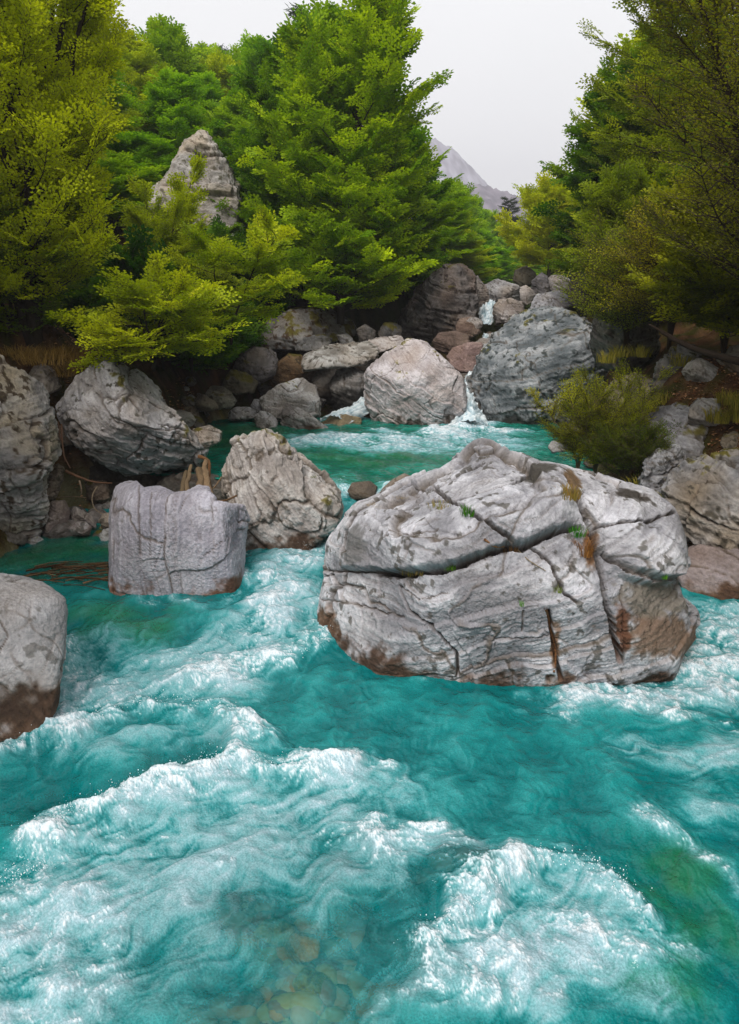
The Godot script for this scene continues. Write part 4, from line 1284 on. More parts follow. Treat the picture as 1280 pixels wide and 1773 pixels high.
func leaf_litter() -> void:
	var q := RandomNumberGenerator.new()
	q.seed = 77
	var pos := PackedVector3Array()
	leaf_on(pos, Vector3.ZERO, Vector3(1, 0.05, 0).normalized(), Vector3.UP, 0.075, 0.05)
	var m := ArrayMesh.new()
	var arr := []
	arr.resize(Mesh.ARRAY_MAX)
	arr[Mesh.ARRAY_VERTEX] = pos
	m.add_surface_from_arrays(Mesh.PRIMITIVE_TRIANGLES, arr)
	m.surface_set_material(0, M.grass)
	for area in [[5.4, 7.2, -16.0, -13.4, 1600], [-5.4, -2.8, -23.5, -17.5, 2200], [-7.0, -4.6, -18.5, -15.5, 900]]:
		var mm := MultiMesh.new()
		mm.transform_format = MultiMesh.TRANSFORM_3D
		mm.use_colors = true
		mm.mesh = m
		mm.instance_count = area[4]
		for i in int(area[4]):
			var x := q.randf_range(area[0], area[1])
			var z := q.randf_range(area[2], area[3])
			var b := Basis.from_euler(Vector3(q.randf_range(-0.5, 0.5), q.randf() * TAU, q.randf_range(-0.5, 0.5))).scaled(Vector3.ONE * q.randf_range(0.7, 1.3))
			mm.set_instance_transform(i, Transform3D(b, Vector3(x, ground_h(x, z) + 0.02, z)))
			mm.set_instance_color(i, rgb(96, 58, 34).lerp(rgb(190, 146, 110), q.randf()))
		var o := MultiMeshInstance3D.new()
		o.name = numbered("leaf_litter")
		o.multimesh = mm
		o.set_meta("kind", "stuff")
		tag(o, "fallen brown beech leaves on the %s" % ("right bank" if area[0] > 0.0 else ("beach left of the pool" if area[2] < -20.0 else "bank behind the slanting boulder")), "leaf litter")
		add_child(o)

func pebbles() -> void:
	var q := RandomNumberGenerator.new()
	q.seed = 31
	var mm := MultiMesh.new()
	mm.transform_format = MultiMesh.TRANSFORM_3D
	mm.use_colors = true
	var ball := SphereMesh.new()
	ball.radius = 1.0
	ball.height = 2.0
	ball.radial_segments = 9
	ball.rings = 5
	ball.material = M.pebble
	mm.mesh = ball
	mm.instance_count = 2600
	for i in 2600:
		var x := q.randfn(-0.7, 1.3)
		var z := q.randfn(-5.0, 0.9)
		var s := 0.03 + 0.09 * pow(q.randf(), 2.5)
		mm.set_instance_transform(i, Transform3D(Basis.from_euler(Vector3(q.randf_range(-0.4, 0.4), q.randf() * TAU, 0)) * Basis.from_scale(Vector3(s * 1.25, s * 0.6, s)), Vector3(x, ground_h(x, z) + s * 0.2, z)))
		mm.set_instance_color(i, [rgb(150, 146, 110), rgb(120, 112, 92), rgb(160, 124, 64), rgb(104, 78, 60), rgb(140, 146, 90)][q.randi() % 5])
	var o := MultiMeshInstance3D.new()
	o.name = "river_pebbles"
	o.multimesh = mm
	o.set_meta("kind", "stuff")
	tag(o, "mixed brown and olive pebbles on the shallow bed near the lower edge", "pebbles")
	add_child(o)

func stick(called: String, label: String, category: String, line: Array, r0: float, r1: float, c: Color, group := "") -> void:
	var t := Tubes.new()
	var strands := 3 if r1 > 0.07 else 1
	var curve := Curve3D.new()
	for i in line.size():
		var tan := ((line[mini(i + 1, line.size() - 1)] as Vector3) - (line[maxi(i - 1, 0)] as Vector3)) * 0.18
		curve.add_point(line[i], -tan, tan)
	var pts := PackedVector3Array()
	for k in 14:
		var p := curve.sample_baked(k / 13.0 * curve.get_baked_length(), true)
		pts.append(p - (line[0] as Vector3) + Vector3(n_mid.get_noise_3dv(p * 2.0), n_mid.get_noise_3dv(p * 2.0 + Vector3(9, 0, 0)), 0) * r0 * 0.6)
	for k in strands:
		var moved := PackedVector3Array()
		var shift := Vector3(cos(k * 2.1), 0.1 * k, sin(k * 2.1)) * r1 * (0.55 if strands > 1 else 0.0)
		for i in pts.size() - k * 2:
			var p := pts[i + k * 2]
			moved.append(p + shift * (1.0 + 0.5 * n_mid.get_noise_3dv(p * 3.0 + Vector3(k, 0, 0))))
		t.add(moved, r0 * (0.6 if strands > 1 else 1.0), r1 * (0.7 if strands > 1 else 1.0), 8, c.darkened(0.12 * k))
	tag(solo(called, t.mesh(), M.bark, line[0]), label, category, group)

func sticks() -> void:
	stick("driftwood_log", "pale barkless trunk stub standing behind the square boulder", "driftwood", [Vector3(-2.93, 1.88, -13.90), Vector3(-2.96, 1.78, -13.80), Vector3(-2.89, 1.70, -13.50), Vector3(-2.81, 1.43, -13.20)], 0.07, 0.11, rgb(140, 116, 90))
	stick("driftwood_log", "thinner pale stub left of the barkless trunk", "driftwood", [Vector3(-3.23, 1.77, -14.00), Vector3(-3.23, 1.67, -13.90), Vector3(-3.21, 1.57, -13.60), Vector3(-3.21, 1.36, -13.30)], 0.05, 0.072, rgb(128, 108, 84))
	stick("driftwood_branch", "brown root bending right beside the barkless trunk", "driftwood", [Vector3(-3.03, 1.94, -14.00), Vector3(-2.84, 1.86, -13.90), Vector3(-2.84, 1.62, -13.80), Vector3(-2.76, 1.28, -13.60)], 0.035, 0.02, rgb(120, 86, 58))
	stick("driftwood_branch", "thin twig slanting from the ridged boulder to the stubs", "driftwood", [Vector3(-2.54, 1.71, -13.40), Vector3(-2.66, 1.54, -13.40), Vector3(-2.77, 1.44, -13.40)], 0.015, 0.01, rgb(150, 124, 96))
	stick("driftwood_branch", "horizontal stick over the gap behind the square boulder", "driftwood", [Vector3(-2.66, 1.30, -13.30), Vector3(-2.46, 1.32, -13.30), Vector3(-2.28, 1.40, -13.30)], 0.02, 0.015, rgb(110, 84, 60))
	stick("dead_branch", "reddish dead branch reaching into the hollow under the slanting boulder", "branch", [Vector3(-5.89, 1.39, -15.20), Vector3(-5.55, 1.29, -15.00), Vector3(-5.28, 1.22, -15.00), Vector3(-4.95, 1.20, -15.00)], 0.03, 0.012, rgb(124, 90, 70))
	stick("dead_branch", "pale twig hanging down left of the square boulder", "branch", [Vector3(-5.18, 1.18, -14.80), Vector3(-5.22, 1.03, -14.60), Vector3(-5.16, 0.83, -14.50), Vector3(-4.98, 0.75, -14.40)], 0.012, 0.008, rgb(150, 130, 108))
	stick("dead_branch", "forked pale root in the hollow", "branch", [Vector3(-5.50, 1.29, -14.80), Vector3(-5.44, 1.14, -14.70), Vector3(-5.47, 1.03, -14.70)], 0.018, 0.008, rgb(140, 120, 100))
	stick("dead_branch", "thin twig lying along the hollow's floor", "branch", [Vector3(-5.99, 0.93, -14.90), Vector3(-5.68, 0.98, -14.80), Vector3(-5.37, 0.98, -14.70)], 0.012, 0.008, rgb(130, 110, 90))
	stick("root_strand", "reddish hanging root between the two left boulders", "root", [Vector3(-6.12, 2.19, -15.80), Vector3(-6.05, 1.94, -15.60), Vector3(-5.97, 1.63, -15.40), Vector3(-5.84, 1.42, -15.30)], 0.02, 0.01, rgb(140, 104, 84))
	stick("root_strand", "second thin root strand between the two left boulders", "root", [Vector3(-6.17, 2.25, -15.80), Vector3(-6.09, 2.00, -15.60), Vector3(-6.01, 1.78, -15.50), Vector3(-5.97, 1.52, -15.40)], 0.014, 0.008, rgb(122, 92, 76))
	stick("dead_branch", "dead twig lying across the giant boulder's crevice", "branch", on_giant([Vector3(1.50, 1.69, -10.00), Vector3(1.62, 1.61, -9.95), Vector3(1.75, 1.61, -9.95)]), 0.016, 0.012, rgb(150, 110, 80))
	stick("dead_branch", "thin pale stem hanging over the giant boulder's front slab", "branch", on_giant([Vector3(1.92, 1.59, -9.90), Vector3(2.04, 1.49, -9.75), Vector3(2.26, 1.36, -9.70)]), 0.008, 0.005, rgb(150, 134, 110))
	stick("dead_branch", "dry root dangling in the front crack of the giant boulder", "branch", on_giant([Vector3(2.28, 0.86, -9.65), Vector3(2.32, 0.65, -9.50), Vector3(2.39, 0.37, -9.40), Vector3(2.35, 0.13, -9.30)]), 0.02, 0.014, rgb(120, 84, 56))
	stick("leaning_log", "dark leaning trunk at the foot of the bare alder", "tree trunk", [Vector3(4.88, 4.20, -14.50), Vector3(5.23, 3.95, -14.00), Vector3(5.55, 3.79, -13.40), Vector3(5.91, 3.71, -12.80)], 0.03, 0.09, rgb(60, 48, 38))
	var q := RandomNumberGenerator.new()
	q.seed = 8
	var c := Vector3(-4.80, 0.30, -12.40)
	for k in 46:
		var a := c + Vector3(q.randf_range(-0.95, 0.6), q.randf_range(-0.02, 0.07), q.randf_range(-0.5, 0.45))
		var d := Vector3(cos(q.randf_range(-0.6, 0.5)), q.randf_range(-0.06, 0.06), sin(q.randf_range(-0.7, 0.3)))
		var l := q.randf_range(0.3, 0.9)
		stick("drift_stick", "thin brown stick in the flood-washed mat left of the square boulder", "driftwood", [a, a + d * l * 0.5 + Vector3(0, 0.03, 0), a + d * l], q.randf_range(0.008, 0.02), 0.006, rgb(86, 58, 36).lerp(rgb(170, 140, 108), q.randf() * q.randf()), "sticks of the drift mat")

var giant: MeshInstance3D
var ridged: MeshInstance3D

func build_rocks() -> void:
	var pale := {"light": rgb(197, 195, 197), "dark": rgb(150, 148, 149)}
	giant = rock("giant_boulder", "huge pale cracked limestone boulder standing in the middle of the torrent", "boulder",
		Vector3(1.84, 1.15, -10.50), Vector2(-0.174, 0.347), [Vector2(-2.68, 0.13), Vector2(-2.55, 0.31), Vector2(-2.25, 0.63), Vector2(-1.52, 1.10), Vector2(-0.95, 1.33), Vector2(-0.64, 1.59), Vector2(-0.51, 1.81), Vector2(-0.40, 1.86), Vector2(-0.25, 1.80), Vector2(0.02, 1.56), Vector2(0.64, 1.43), Vector2(1.44, 1.30), Vector2(2.00, 1.17), Vector2(2.25, 0.76), Vector2(2.23, 0.06), Vector2(2.41, -0.24), Vector2(2.62, -0.47), Vector2(2.60, -0.83), Vector2(2.42, -1.05), Vector2(2.31, -1.40), Vector2(1.55, -1.54), Vector2(1.53, -1.54), Vector2(1.09, -1.66), Vector2(0.33, -1.92), Vector2(-0.46, -1.83), Vector2(-1.28, -1.71), Vector2(-2.12, -1.52), Vector2(-2.68, -1.21), Vector2(-2.63, -0.70), Vector2(-2.56, -0.32)], {
		"stains": [[[Vector2(2.03, -0.81)][0], Vector2(0.7, 0.34), rgb(112, 90, 74)], [[Vector2(1.93, -0.27)][0], Vector2(0.5, 0.25), rgb(118, 110, 100)], [[Vector2(-2.40, -1.01)][0], Vector2(0.3, 0.36), rgb(98, 72, 54)], [[Vector2(0.71, -0.98)][0], Vector2(0.09, 0.4), rgb(104, 72, 48)], [[Vector2(1.52, -0.77)][0], Vector2(0.12, 0.4), rgb(92, 60, 44)], [[Vector2(1.62, 0.96)][0], Vector2(0.35, 0.12), rgb(50, 44, 38)], [[Vector2(0.42, 1.23)][0], Vector2(0.3, 0.12), rgb(66, 62, 56)], [[Vector2(-1.88, 0.14)][0], Vector2(0.22, 0.28), rgb(110, 108, 108)], [[Vector2(0.85, 1.09)][0], Vector2(0.12, 0.25), rgb(100, 76, 50)], [[Vector2(1.08, 0.30)][0], Vector2(0.1, 0.3), rgb(110, 76, 50)]],
		"df": 1.8, "db": 2.2, "n": 250, "seed": 3, "cuts": 0,
		"planes": [Vector4(0.12, 0.84, 0.54, 1.34), Vector4(-0.42, 0.74, 0.53, 1.3), Vector4(0.3, 0.35, 0.88, 1.4), Vector4(0.08, 0.2, 0.97, 1.35), Vector4(0.6, 0.05, 0.8, 1.85), Vector4(-0.7, 0.1, 0.7, 1.6), Vector4(-0.1, -0.5, 0.86, 1.7)],
		"bed": Vector3(-0.34, 1.0, 0.25), "flat": 1.7, "cell": 0.62, "blk": 0.1, "crk": 0.07, "rough": 0.04, "strata": 0.011,
		"wet": 0.05, "wet_h": 0.12, "lichen": 0.34, "warm_k": 0.08, "moss": 0.0, "light": rgb(200, 198, 201), "dark": rgb(132, 130, 133),
		"cracks": [
			[[Vector2(-1.63, -0.20), Vector2(-1.28, -0.20), Vector2(-0.81, -0.11), Vector2(-0.46, 0.00), Vector2(-0.10, 0.19), Vector2(0.07, 0.24), Vector2(0.24, 0.25), Vector2(0.59, 0.45), Vector2(0.97, 0.58)], 0.17, 0.32],
			[[Vector2(-1.07, 1.15), Vector2(-0.68, 0.80), Vector2(-0.31, 0.54), Vector2(0.10, 0.29)], 0.17, 0.3],
			[[Vector2(0.65, 1.17), Vector2(0.91, 0.91), Vector2(1.06, 0.61), Vector2(1.16, 0.26), Vector2(1.27, -0.18), Vector2(1.37, -0.61), Vector2(1.52, -1.12)], 0.2, 0.5],
			[[Vector2(1.06, 0.56), Vector2(1.62, 0.57), Vector2(2.08, 0.75)], 0.1, 0.24],
			[[Vector2(1.25, 0.22), Vector2(1.47, 0.01), Vector2(1.78, -0.08), Vector2(2.22, -0.02)], 0.14, 0.34],
			[[Vector2(-1.31, -0.34), Vector2(-1.20, -0.61), Vector2(-0.77, -0.90), Vector2(-0.49, -1.19), Vector2(-0.47, -1.47)], 0.12, 0.26],
			[[Vector2(0.59, -0.54), Vector2(0.69, -0.92), Vector2(0.80, -1.41)], 0.15, 0.32],
			[[Vector2(0.29, 0.30), Vector2(0.61, 0.09), Vector2(0.80, -0.30), Vector2(0.93, -0.38)], 0.11, 0.24],
			[[Vector2(-1.59, 0.65), Vector2(-1.01, 0.87), Vector2(-0.51, 0.87), Vector2(0.03, 1.06), Vector2(0.29, 1.29)], 0.13, 0.24],
			[[Vector2(-1.43, 1.05), Vector2(-0.94, 1.10), Vector2(-0.63, 1.31), Vector2(-0.35, 1.48)], 0.13, 0.24],
			[[Vector2(-2.66, -0.20), Vector2(-2.28, -0.22), Vector2(-1.61, -0.18), Vector2(-1.32, -0.24)], 0.09, 0.14],
			[[Vector2(0.28, -0.56), Vector2(0.29, -0.84)], 0.05, 0.1],
			[[Vector2(1.49, -0.15), Vector2(1.56, -1.15)], 0.07, 0.12],
			[[Vector2(-1.32, -0.32), Vector2(-1.02, -0.47), Vector2(-0.66, -0.36)], 0.05, 0.07],
			[[Vector2(-1.11, 0.46), Vector2(-1.39, 0.24), Vector2(-0.78, 0.36)], 0.05, 0.06],
			[[Vector2(-0.03, -0.96), Vector2(0.32, -0.92), Vector2(0.63, -0.87)], 0.05, 0.08],
			[[Vector2(-2.51, -0.65), Vector2(-1.83, -0.64), Vector2(-1.28, -0.73)], 0.07, 0.1]],
		"steps": [[[Vector2(-2.28, -0.18), Vector2(-1.63, -0.14), Vector2(-1.28, -0.16), Vector2(-0.81, -0.06), Vector2(-0.46, 0.04), Vector2(-0.11, 0.22), Vector2(0.24, 0.30), Vector2(0.59, 0.50), Vector2(0.97, 0.63)], 0.2, 1.1], [[Vector2(1.24, 0.15), Vector2(1.47, -0.02), Vector2(1.78, -0.10), Vector2(2.33, -0.02)], 0.36, 1.2]]})
	rock("square_boulder", "square flat-faced pale grey boulder with brown stained foot beside the left channel", "boulder",
		Vector3(-3.06, 0.83, -12.30), Vector2(0.244, 0.318), [Vector2(-1.04, 1.05), Vector2(-1.01, 1.12), Vector2(-0.61, 1.16), Vector2(-0.53, 1.01), Vector2(-0.25, 1.03), Vector2(-0.05, 0.88), Vector2(0.15, 0.85), Vector2(0.37, 0.96), Vector2(0.52, 0.92), Vector2(0.59, 0.64), Vector2(1.08, 0.60), Vector2(1.17, 0.37), Vector2(1.06, -0.20), Vector2(0.99, -0.69), Vector2(0.84, -1.06), Vector2(0.71, -1.42), Vector2(-0.03, -1.44), Vector2(-0.54, -1.34), Vector2(-1.14, -1.14), Vector2(-1.16, -0.43), Vector2(-1.08, 0.52)], {
		"df": 0.85, "db": 0.9, "n": 96, "seed": 5, "cuts": 1, "planes": [Vector4(-0.03, 0.06, 1.0, 0.74), Vector4(0.85, 0.0, 0.5, 0.95), Vector4(0.0, 0.86, 0.5, 0.98)],
		"bed": Vector3(1.0, 0.05, 0.1), "blk": 0.03, "crk": 0.03, "rough": 0.03, "strata": 0.012, "cell": 0.35, "flat": 2.2, "wet": 0.12, "wet_h": 0.24, "wet_color": rgb(108, 72, 52),
		"lichen": 0.06, "warm_k": 0.1, "moss": 0.0, "light": rgb(186, 181, 188), "dark": rgb(146, 141, 148),
		"cracks": [[[Vector2(-0.56, 1.04), Vector2(-0.60, 0.65), Vector2(-0.60, -0.09)], 0.07, 0.08], [[Vector2(-0.39, 0.91), Vector2(-0.44, -0.10)], 0.05, 0.06], [[Vector2(0.35, -0.17), Vector2(0.63, 0.02)], 0.04, 0.08], [[Vector2(-0.38, -0.30), Vector2(-0.22, 0.14)], 0.03, 0.05], [[Vector2(-0.00, 0.51), Vector2(0.16, 0.77)], 0.03, 0.05], [[Vector2(-1.13, -0.62), Vector2(-0.74, -0.73), Vector2(-0.50, -0.80)], 0.05, 0.06]]})
	ridged = rock("ridged_boulder", "pale ridged boulder with a fissured back lying behind the square boulder", "boulder",
		Vector3(-1.60, 1.17, -14.30), Vector2(0.111, 0.260), [Vector2(-1.10, 0.77), Vector2(-0.91, 1.06), Vector2(-0.59, 1.18), Vector2(-0.23, 1.19), Vector2(0.03, 1.08), Vector2(0.34, 0.68), Vector2(0.70, 0.41), Vector2(1.05, 0.02), Vector2(1.08, -0.30), Vector2(0.85, -0.72), Vector2(0.55, -1.03), Vector2(-0.04, -1.38), Vector2(-0.62, -1.36), Vector2(-0.87, -0.87), Vector2(-0.95, -0.24), Vector2(-1.07, 0.08)], {
		"df": 0.95, "db": 1.1, "n": 84, "seed": 9, "cuts": 6, "planes": [Vector4(0.55, 0.6, 0.58, 0.62), Vector4(-0.62, 0.2, 0.75, 0.72), Vector4(0.3, -0.1, 0.95, 0.85)],
		"bed": Vector3(0.8, 0.7, 0.3), "blk": 0.09, "crk": 0.08, "cell": 1.7, "rough": 0.06, "wet": 0.35, "wet_h": 0.12, "lichen": 0.32, "warm_k": 0.35, "moss": 0.08, "light": rgb(194, 188, 182), "dark": rgb(140, 132, 126)})
	rock("slanting_boulder", "big slanting boulder with a smooth pale slab side below the left trees", "boulder",
		Vector3(-4.93, 2.11, -16.60), Vector2(0.289, 0.165), [Vector2(-1.40, 0.36), Vector2(-1.21, 0.64), Vector2(-0.99, 0.98), Vector2(-0.69, 1.19), Vector2(-0.33, 1.37), Vector2(-0.11, 1.25), Vector2(0.22, 1.06), Vector2(0.62, 0.72), Vector2(0.61, 0.39), Vector2(0.96, -0.05), Vector2(1.34, -0.35), Vector2(1.45, -0.66), Vector2(1.22, -1.04), Vector2(0.62, -1.10), Vector2(0.14, -1.12), Vector2(-0.27, -1.17), Vector2(-0.65, -0.90), Vector2(-1.07, -0.54), Vector2(-1.25, -0.23), Vector2(-1.37, 0.09)], {
		"df": 1.3, "db": 1.4, "n": 100, "seed": 12, "cuts": 6, "planes": [Vector4(0.62, 0.66, 0.42, 0.72), Vector4(-0.35, 0.45, 0.82, 0.95), Vector4(0.0, -0.72, 0.7, 0.75)],
		"bed": Vector3(0.6, 0.7, 0.35), "blk": 0.1, "crk": 0.07, "cell": 1.1, "rough": 0.09, "lichen": 0.42, "warm_k": 0.25, "moss": 0.16, "light": rgb(190, 186, 187), "dark": rgb(128, 124, 122),
		"cracks": [[[Vector2(-0.45, 0.14), Vector2(-0.01, -0.12), Vector2(0.80, -0.22), Vector2(1.26, -0.55)], 0.1, 0.12], [[Vector2(-0.19, 1.25), Vector2(-0.11, 0.72), Vector2(0.82, 0.02)], 0.08, 0.1]]})
	rock("overhanging_boulder", "tall lichen-speckled boulder at the left edge with a banded undercut base", "boulder",
		Vector3(-6.87, 1.70, -14.60), Vector2(0.440, 0.202), [Vector2(-1.20, 1.76), Vector2(-0.51, 2.09), Vector2(0.24, 1.97), Vector2(0.38, 1.89), Vector2(0.63, 1.77), Vector2(0.86, 1.48), Vector2(1.01, 1.15), Vector2(1.04, 0.73), Vector2(1.08, 0.23), Vector2(0.98, -0.01), Vector2(0.81, -0.11), Vector2(0.70, -0.56), Vector2(0.65, -1.13), Vector2(0.53, -1.60), Vector2(0.35, -2.07), Vector2(-0.27, -2.25), Vector2(-1.67, -2.03)], {
		"df": 1.25, "db": 1.4, "n": 96, "seed": 15, "cuts": 2, "planes": [Vector4(0.5, 0.45, 0.74, 1.05), Vector4(0.1, 0.6, 0.8, 1.35)],
		"bed": Vector3(0.1, 1.0, 0.1), "blk": 0.09, "crk": 0.07, "cell": 1.2, "rough": 0.1, "strata": 0.03, "lichen": 0.55, "lichen_color": rgb(58, 46, 34), "warm_k": 0.75, "warm": rgb(170, 154, 130), "moss": 0.1, "wet": 0.28, "wet_h": 0.15, "light": rgb(180, 174, 169), "dark": rgb(120, 115, 112),
		"cracks": [[[Vector2(-0.64, -0.52), Vector2(-0.06, -0.51), Vector2(0.34, -0.45), Vector2(0.78, -0.21)], 0.1, 0.18]], "steps": [[[Vector2(-0.92, -0.49), Vector2(-0.06, -0.51), Vector2(0.34, -0.45), Vector2(0.95, -0.09)], 0.2, 1.5]]})
	rock("corner_boulder", "smooth grey boulder with a dark wet foot cut by the left picture edge", "boulder",
		Vector3(-4.40, 0.64, -8.70), Vector2(0.469, 0.421), [Vector2(-0.82, 0.77), Vector2(-0.31, 1.03), Vector2(0.13, 1.04), Vector2(0.40, 0.97), Vector2(0.61, 0.86), Vector2(0.83, 0.59), Vector2(0.83, 0.40), Vector2(0.72, -0.01), Vector2(0.55, -0.64), Vector2(0.41, -0.85), Vector2(0.14, -1.06), Vector2(-0.15, -1.19), Vector2(-1.02, -0.96)], {
		"df": 0.75, "db": 0.8, "n": 84, "seed": 18, "cuts": 1, "planes": [Vector4(0.25, 0.1, 0.96, 0.62), Vector4(0.1, 0.8, 0.6, 0.72)],
		"bed": Vector3(0.7, 0.5, 0.2), "blk": 0.03, "crk": 0.04, "cell": 1.0, "rough": 0.035, "lichen": 0.22, "warm_k": 0.15, "moss": 0.0, "wet": 0.0, "wet_h": 0.45, "wet_color": rgb(70, 50, 36), "light": rgb(182, 179, 180), "dark": rgb(146, 143, 143),
		"cracks": [[[Vector2(0.38, 0.95), Vector2(0.24, 0.87), Vector2(0.40, 0.84)], 0.05, 0.06], [[Vector2(0.01, 0.07), Vector2(0.11, 0.26), Vector2(0.05, 0.41)], 0.05, 0.07]]})
	# behind the upper pool
	rock("rounded_boulder", "pinkish pale rounded boulder between the two falls of the upper pool", "boulder",
		Vector3(1.35, 2.00, -23.60), Vector2(-0.057, 0.126), [Vector2(-1.47, 0.31), Vector2(-1.16, 0.72), Vector2(-0.79, 0.94), Vector2(-0.25, 1.27), Vector2(0.28, 1.18), Vector2(0.60, 0.91), Vector2(1.06, 0.52), Vector2(1.46, -0.02), Vector2(1.50, -0.69), Vector2(1.20, -1.16), Vector2(0.57, -1.59), Vector2(-0.37, -1.61), Vector2(-1.17, -1.36), Vector2(-1.42, -0.72), Vector2(-1.52, -0.11)], {
		"df": 1.3, "db": 1.4, "n": 100, "seed": 21, "cuts": 5, "planes": [Vector4(-0.15, 0.72, 0.68, 0.72), Vector4(0.5, 0.3, 0.8, 1.05), Vector4(-0.5, -0.3, 0.8, 0.95), Vector4(0.1, -0.4, 0.9, 0.95)],
		"bed": Vector3(0.5, 0.8, 0.2), "blk": 0.08, "crk": 0.06, "cell": 0.8, "rough": 0.08, "lichen": 0.2, "warm_k": 0.28, "warm": rgb(176, 154, 140), "moss": 0.05, "wet": 0.9, "wet_h": 0.1, "light": rgb(203, 195, 195), "dark": rgb(160, 150, 148), "wet_color": rgb(70, 62, 54)})
	rock("dark_boulder", "massive dark blue-grey boulder with a pale sloping top right of the fall", "boulder",
		Vector3(4.82, 2.35, -24.20), Vector2(-0.197, 0.107), [Vector2(-1.89, -0.33), Vector2(-1.59, 0.27), Vector2(-1.23, 0.83), Vector2(-0.87, 1.40), Vector2(-0.35, 1.76), Vector2(0.23, 1.92), Vector2(0.81, 1.88), Vector2(1.49, 1.52), Vector2(2.03, 0.71), Vector2(2.22, -0.79), Vector2(1.96, -1.82), Vector2(0.29, -2.14), Vector2(-0.57, -2.09), Vector2(-1.26, -1.67), Vector2(-1.70, -1.08)], {
		"df": 1.8, "db": 1.8, "n": 96, "seed": 24, "cuts": 6, "planes": [Vector4(-0.3, 0.72, 0.62, 0.95), Vector4(0.0, -0.12, 1.0, 1.3), Vector4(-0.65, 0.0, 0.76, 1.45)],
		"bed": Vector3(-0.3, 1.0, 0.2), "blk": 0.1, "crk": 0.06, "cell": 0.9, "rough": 0.13, "lichen": 0.5, "lichen_color": rgb(48, 54, 54), "warm_k": 0.0, "moss": 0.04, "wet": 0.9, "wet_h": 0.15, "wet_color": rgb(48, 50, 46), "light": rgb(162, 163, 163), "dark": rgb(90, 95, 97)})
	rock("leaning_stone", "pale wedge-shaped boulder on the stony beach left of the dark cave", "boulder",
		Vector3(-2.36, 1.54, -23.80), Vector2(0.099, 0.144), [Vector2(-0.93, 0.01), Vector2(-0.36, 0.38), Vector2(0.41, 0.64), Vector2(0.79, 0.38), Vector2(0.91, -0.01), Vector2(0.84, -0.49), Vector2(0.29, -0.77), Vector2(-0.39, -0.59), Vector2(-0.79, -0.36)], {"df": 0.9, "n": 72, "seed": 27, "cuts": 3, "planes": [Vector4(0.5, 0.7, 0.5, 0.5), Vector4(-0.3, 0.2, 0.93, 0.6)], "blk": 0.08, "crk": 0.05, "lichen": 0.2, "warm_k": 0.2, "moss": 0.06, "wet": 0.9, "wet_h": 0.05, "light": rgb(203, 197, 193), "dark": rgb(146, 138, 130)})
	rock("shore_stone", "dipping grey stone at the water's edge in front of the wedge-shaped boulder", "boulder",
		Vector3(-1.99, 1.06, -22.90), Vector2(0.087, 0.170), [Vector2(-0.55, 0.25), Vector2(-0.27, 0.43), Vector2(0.04, 0.30), Vector2(0.41, 0.03), Vector2(0.79, -0.23), Vector2(0.65, -0.47), Vector2(-0.34, -0.46), Vector2(-0.53, -0.21)], {"df": 0.5, "n": 44, "seed": 28, "cuts": 3, "blk": 0.08, "lichen": 0.3, "warm_k": 0.3, "moss": 0.0, "wet": 0.9, "wet_h": 0.05, "light": rgb(186, 180, 176), "dark": rgb(120, 112, 106)})
	rock("small_shore_stone", "small pale stone left of the dipping stone on the pool's beach", "stone",
		Vector3(-3.01, 1.09, -22.80), Vector2(0.131, 0.168), [Vector2(-0.29, 0.07), Vector2(-0.09, 0.23), Vector2(0.20, 0.16), Vector2(0.39, -0.04), Vector2(0.32, -0.27), Vector2(-0.22, -0.26)], {"df": 0.35, "n": 28, "seed": 29, "light": rgb(195, 190, 188), "dark": rgb(140, 134, 130), "moss": 0.0})
	rock("flat_stone", "flat bleached stone lying on the beach above the small shore stone", "stone",
		Vector3(-3.75, 1.16, -23.60), Vector2(0.158, 0.159), [Vector2(-0.47, -0.02), Vector2(-0.25, 0.14), Vector2(0.14, 0.17), Vector2(0.44, 0.09), Vector2(0.43, -0.15), Vector2(-0.01, -0.22), Vector2(-0.41, -0.19)], {"df": 0.5, "n": 28, "seed": 30, "light": rgb(195, 191, 190), "dark": rgb(150, 144, 140), "moss": 0.0})
	rock("round_beach_stone", "round grey stone leaning on the flat bleached stone", "stone",
		Vector3(-3.36, 1.34, -23.80), Vector2(0.140, 0.151), [Vector2(-0.17, 0.00), Vector2(-0.06, 0.19), Vector2(0.14, 0.17), Vector2(0.20, -0.07), Vector2(0.09, -0.24), Vector2(-0.11, -0.20)], {"df": 0.3, "n": 24, "seed": 31, "light": rgb(186, 182, 182), "dark": rgb(140, 136, 134), "moss": 0.0})
	rock("bank_boulder", "rounded olive-grey boulder at the top of the leaf-strewn left beach", "boulder",
		Vector3(-4.27, 1.66, -23.00), Vector2(0.183, 0.142), [Vector2(-0.44, 0.17), Vector2(-0.31, 0.35), Vector2(0.07, 0.37), Vector2(0.33, 0.16), Vector2(0.47, -0.09), Vector2(0.28, -0.30), Vector2(-0.11, -0.29)], {"df": 0.5, "n": 36, "seed": 32, "light": rgb(142, 136, 121), "dark": rgb(96, 92, 80), "moss": 0.2})
	rock("bank_stone", "half-buried brown stone left of the rounded olive-grey boulder", "stone",
		Vector3(-4.60, 1.59, -22.40), Vector2(0.203, 0.148), [Vector2(-0.31, 0.17), Vector2(-0.06, 0.29), Vector2(0.27, 0.09), Vector2(0.42, -0.14), Vector2(0.07, -0.24), Vector2(-0.24, -0.12)], {"df": 0.4, "n": 28, "seed": 33, "light": rgb(133, 123, 106), "dark": rgb(92, 84, 72), "moss": 0.25})
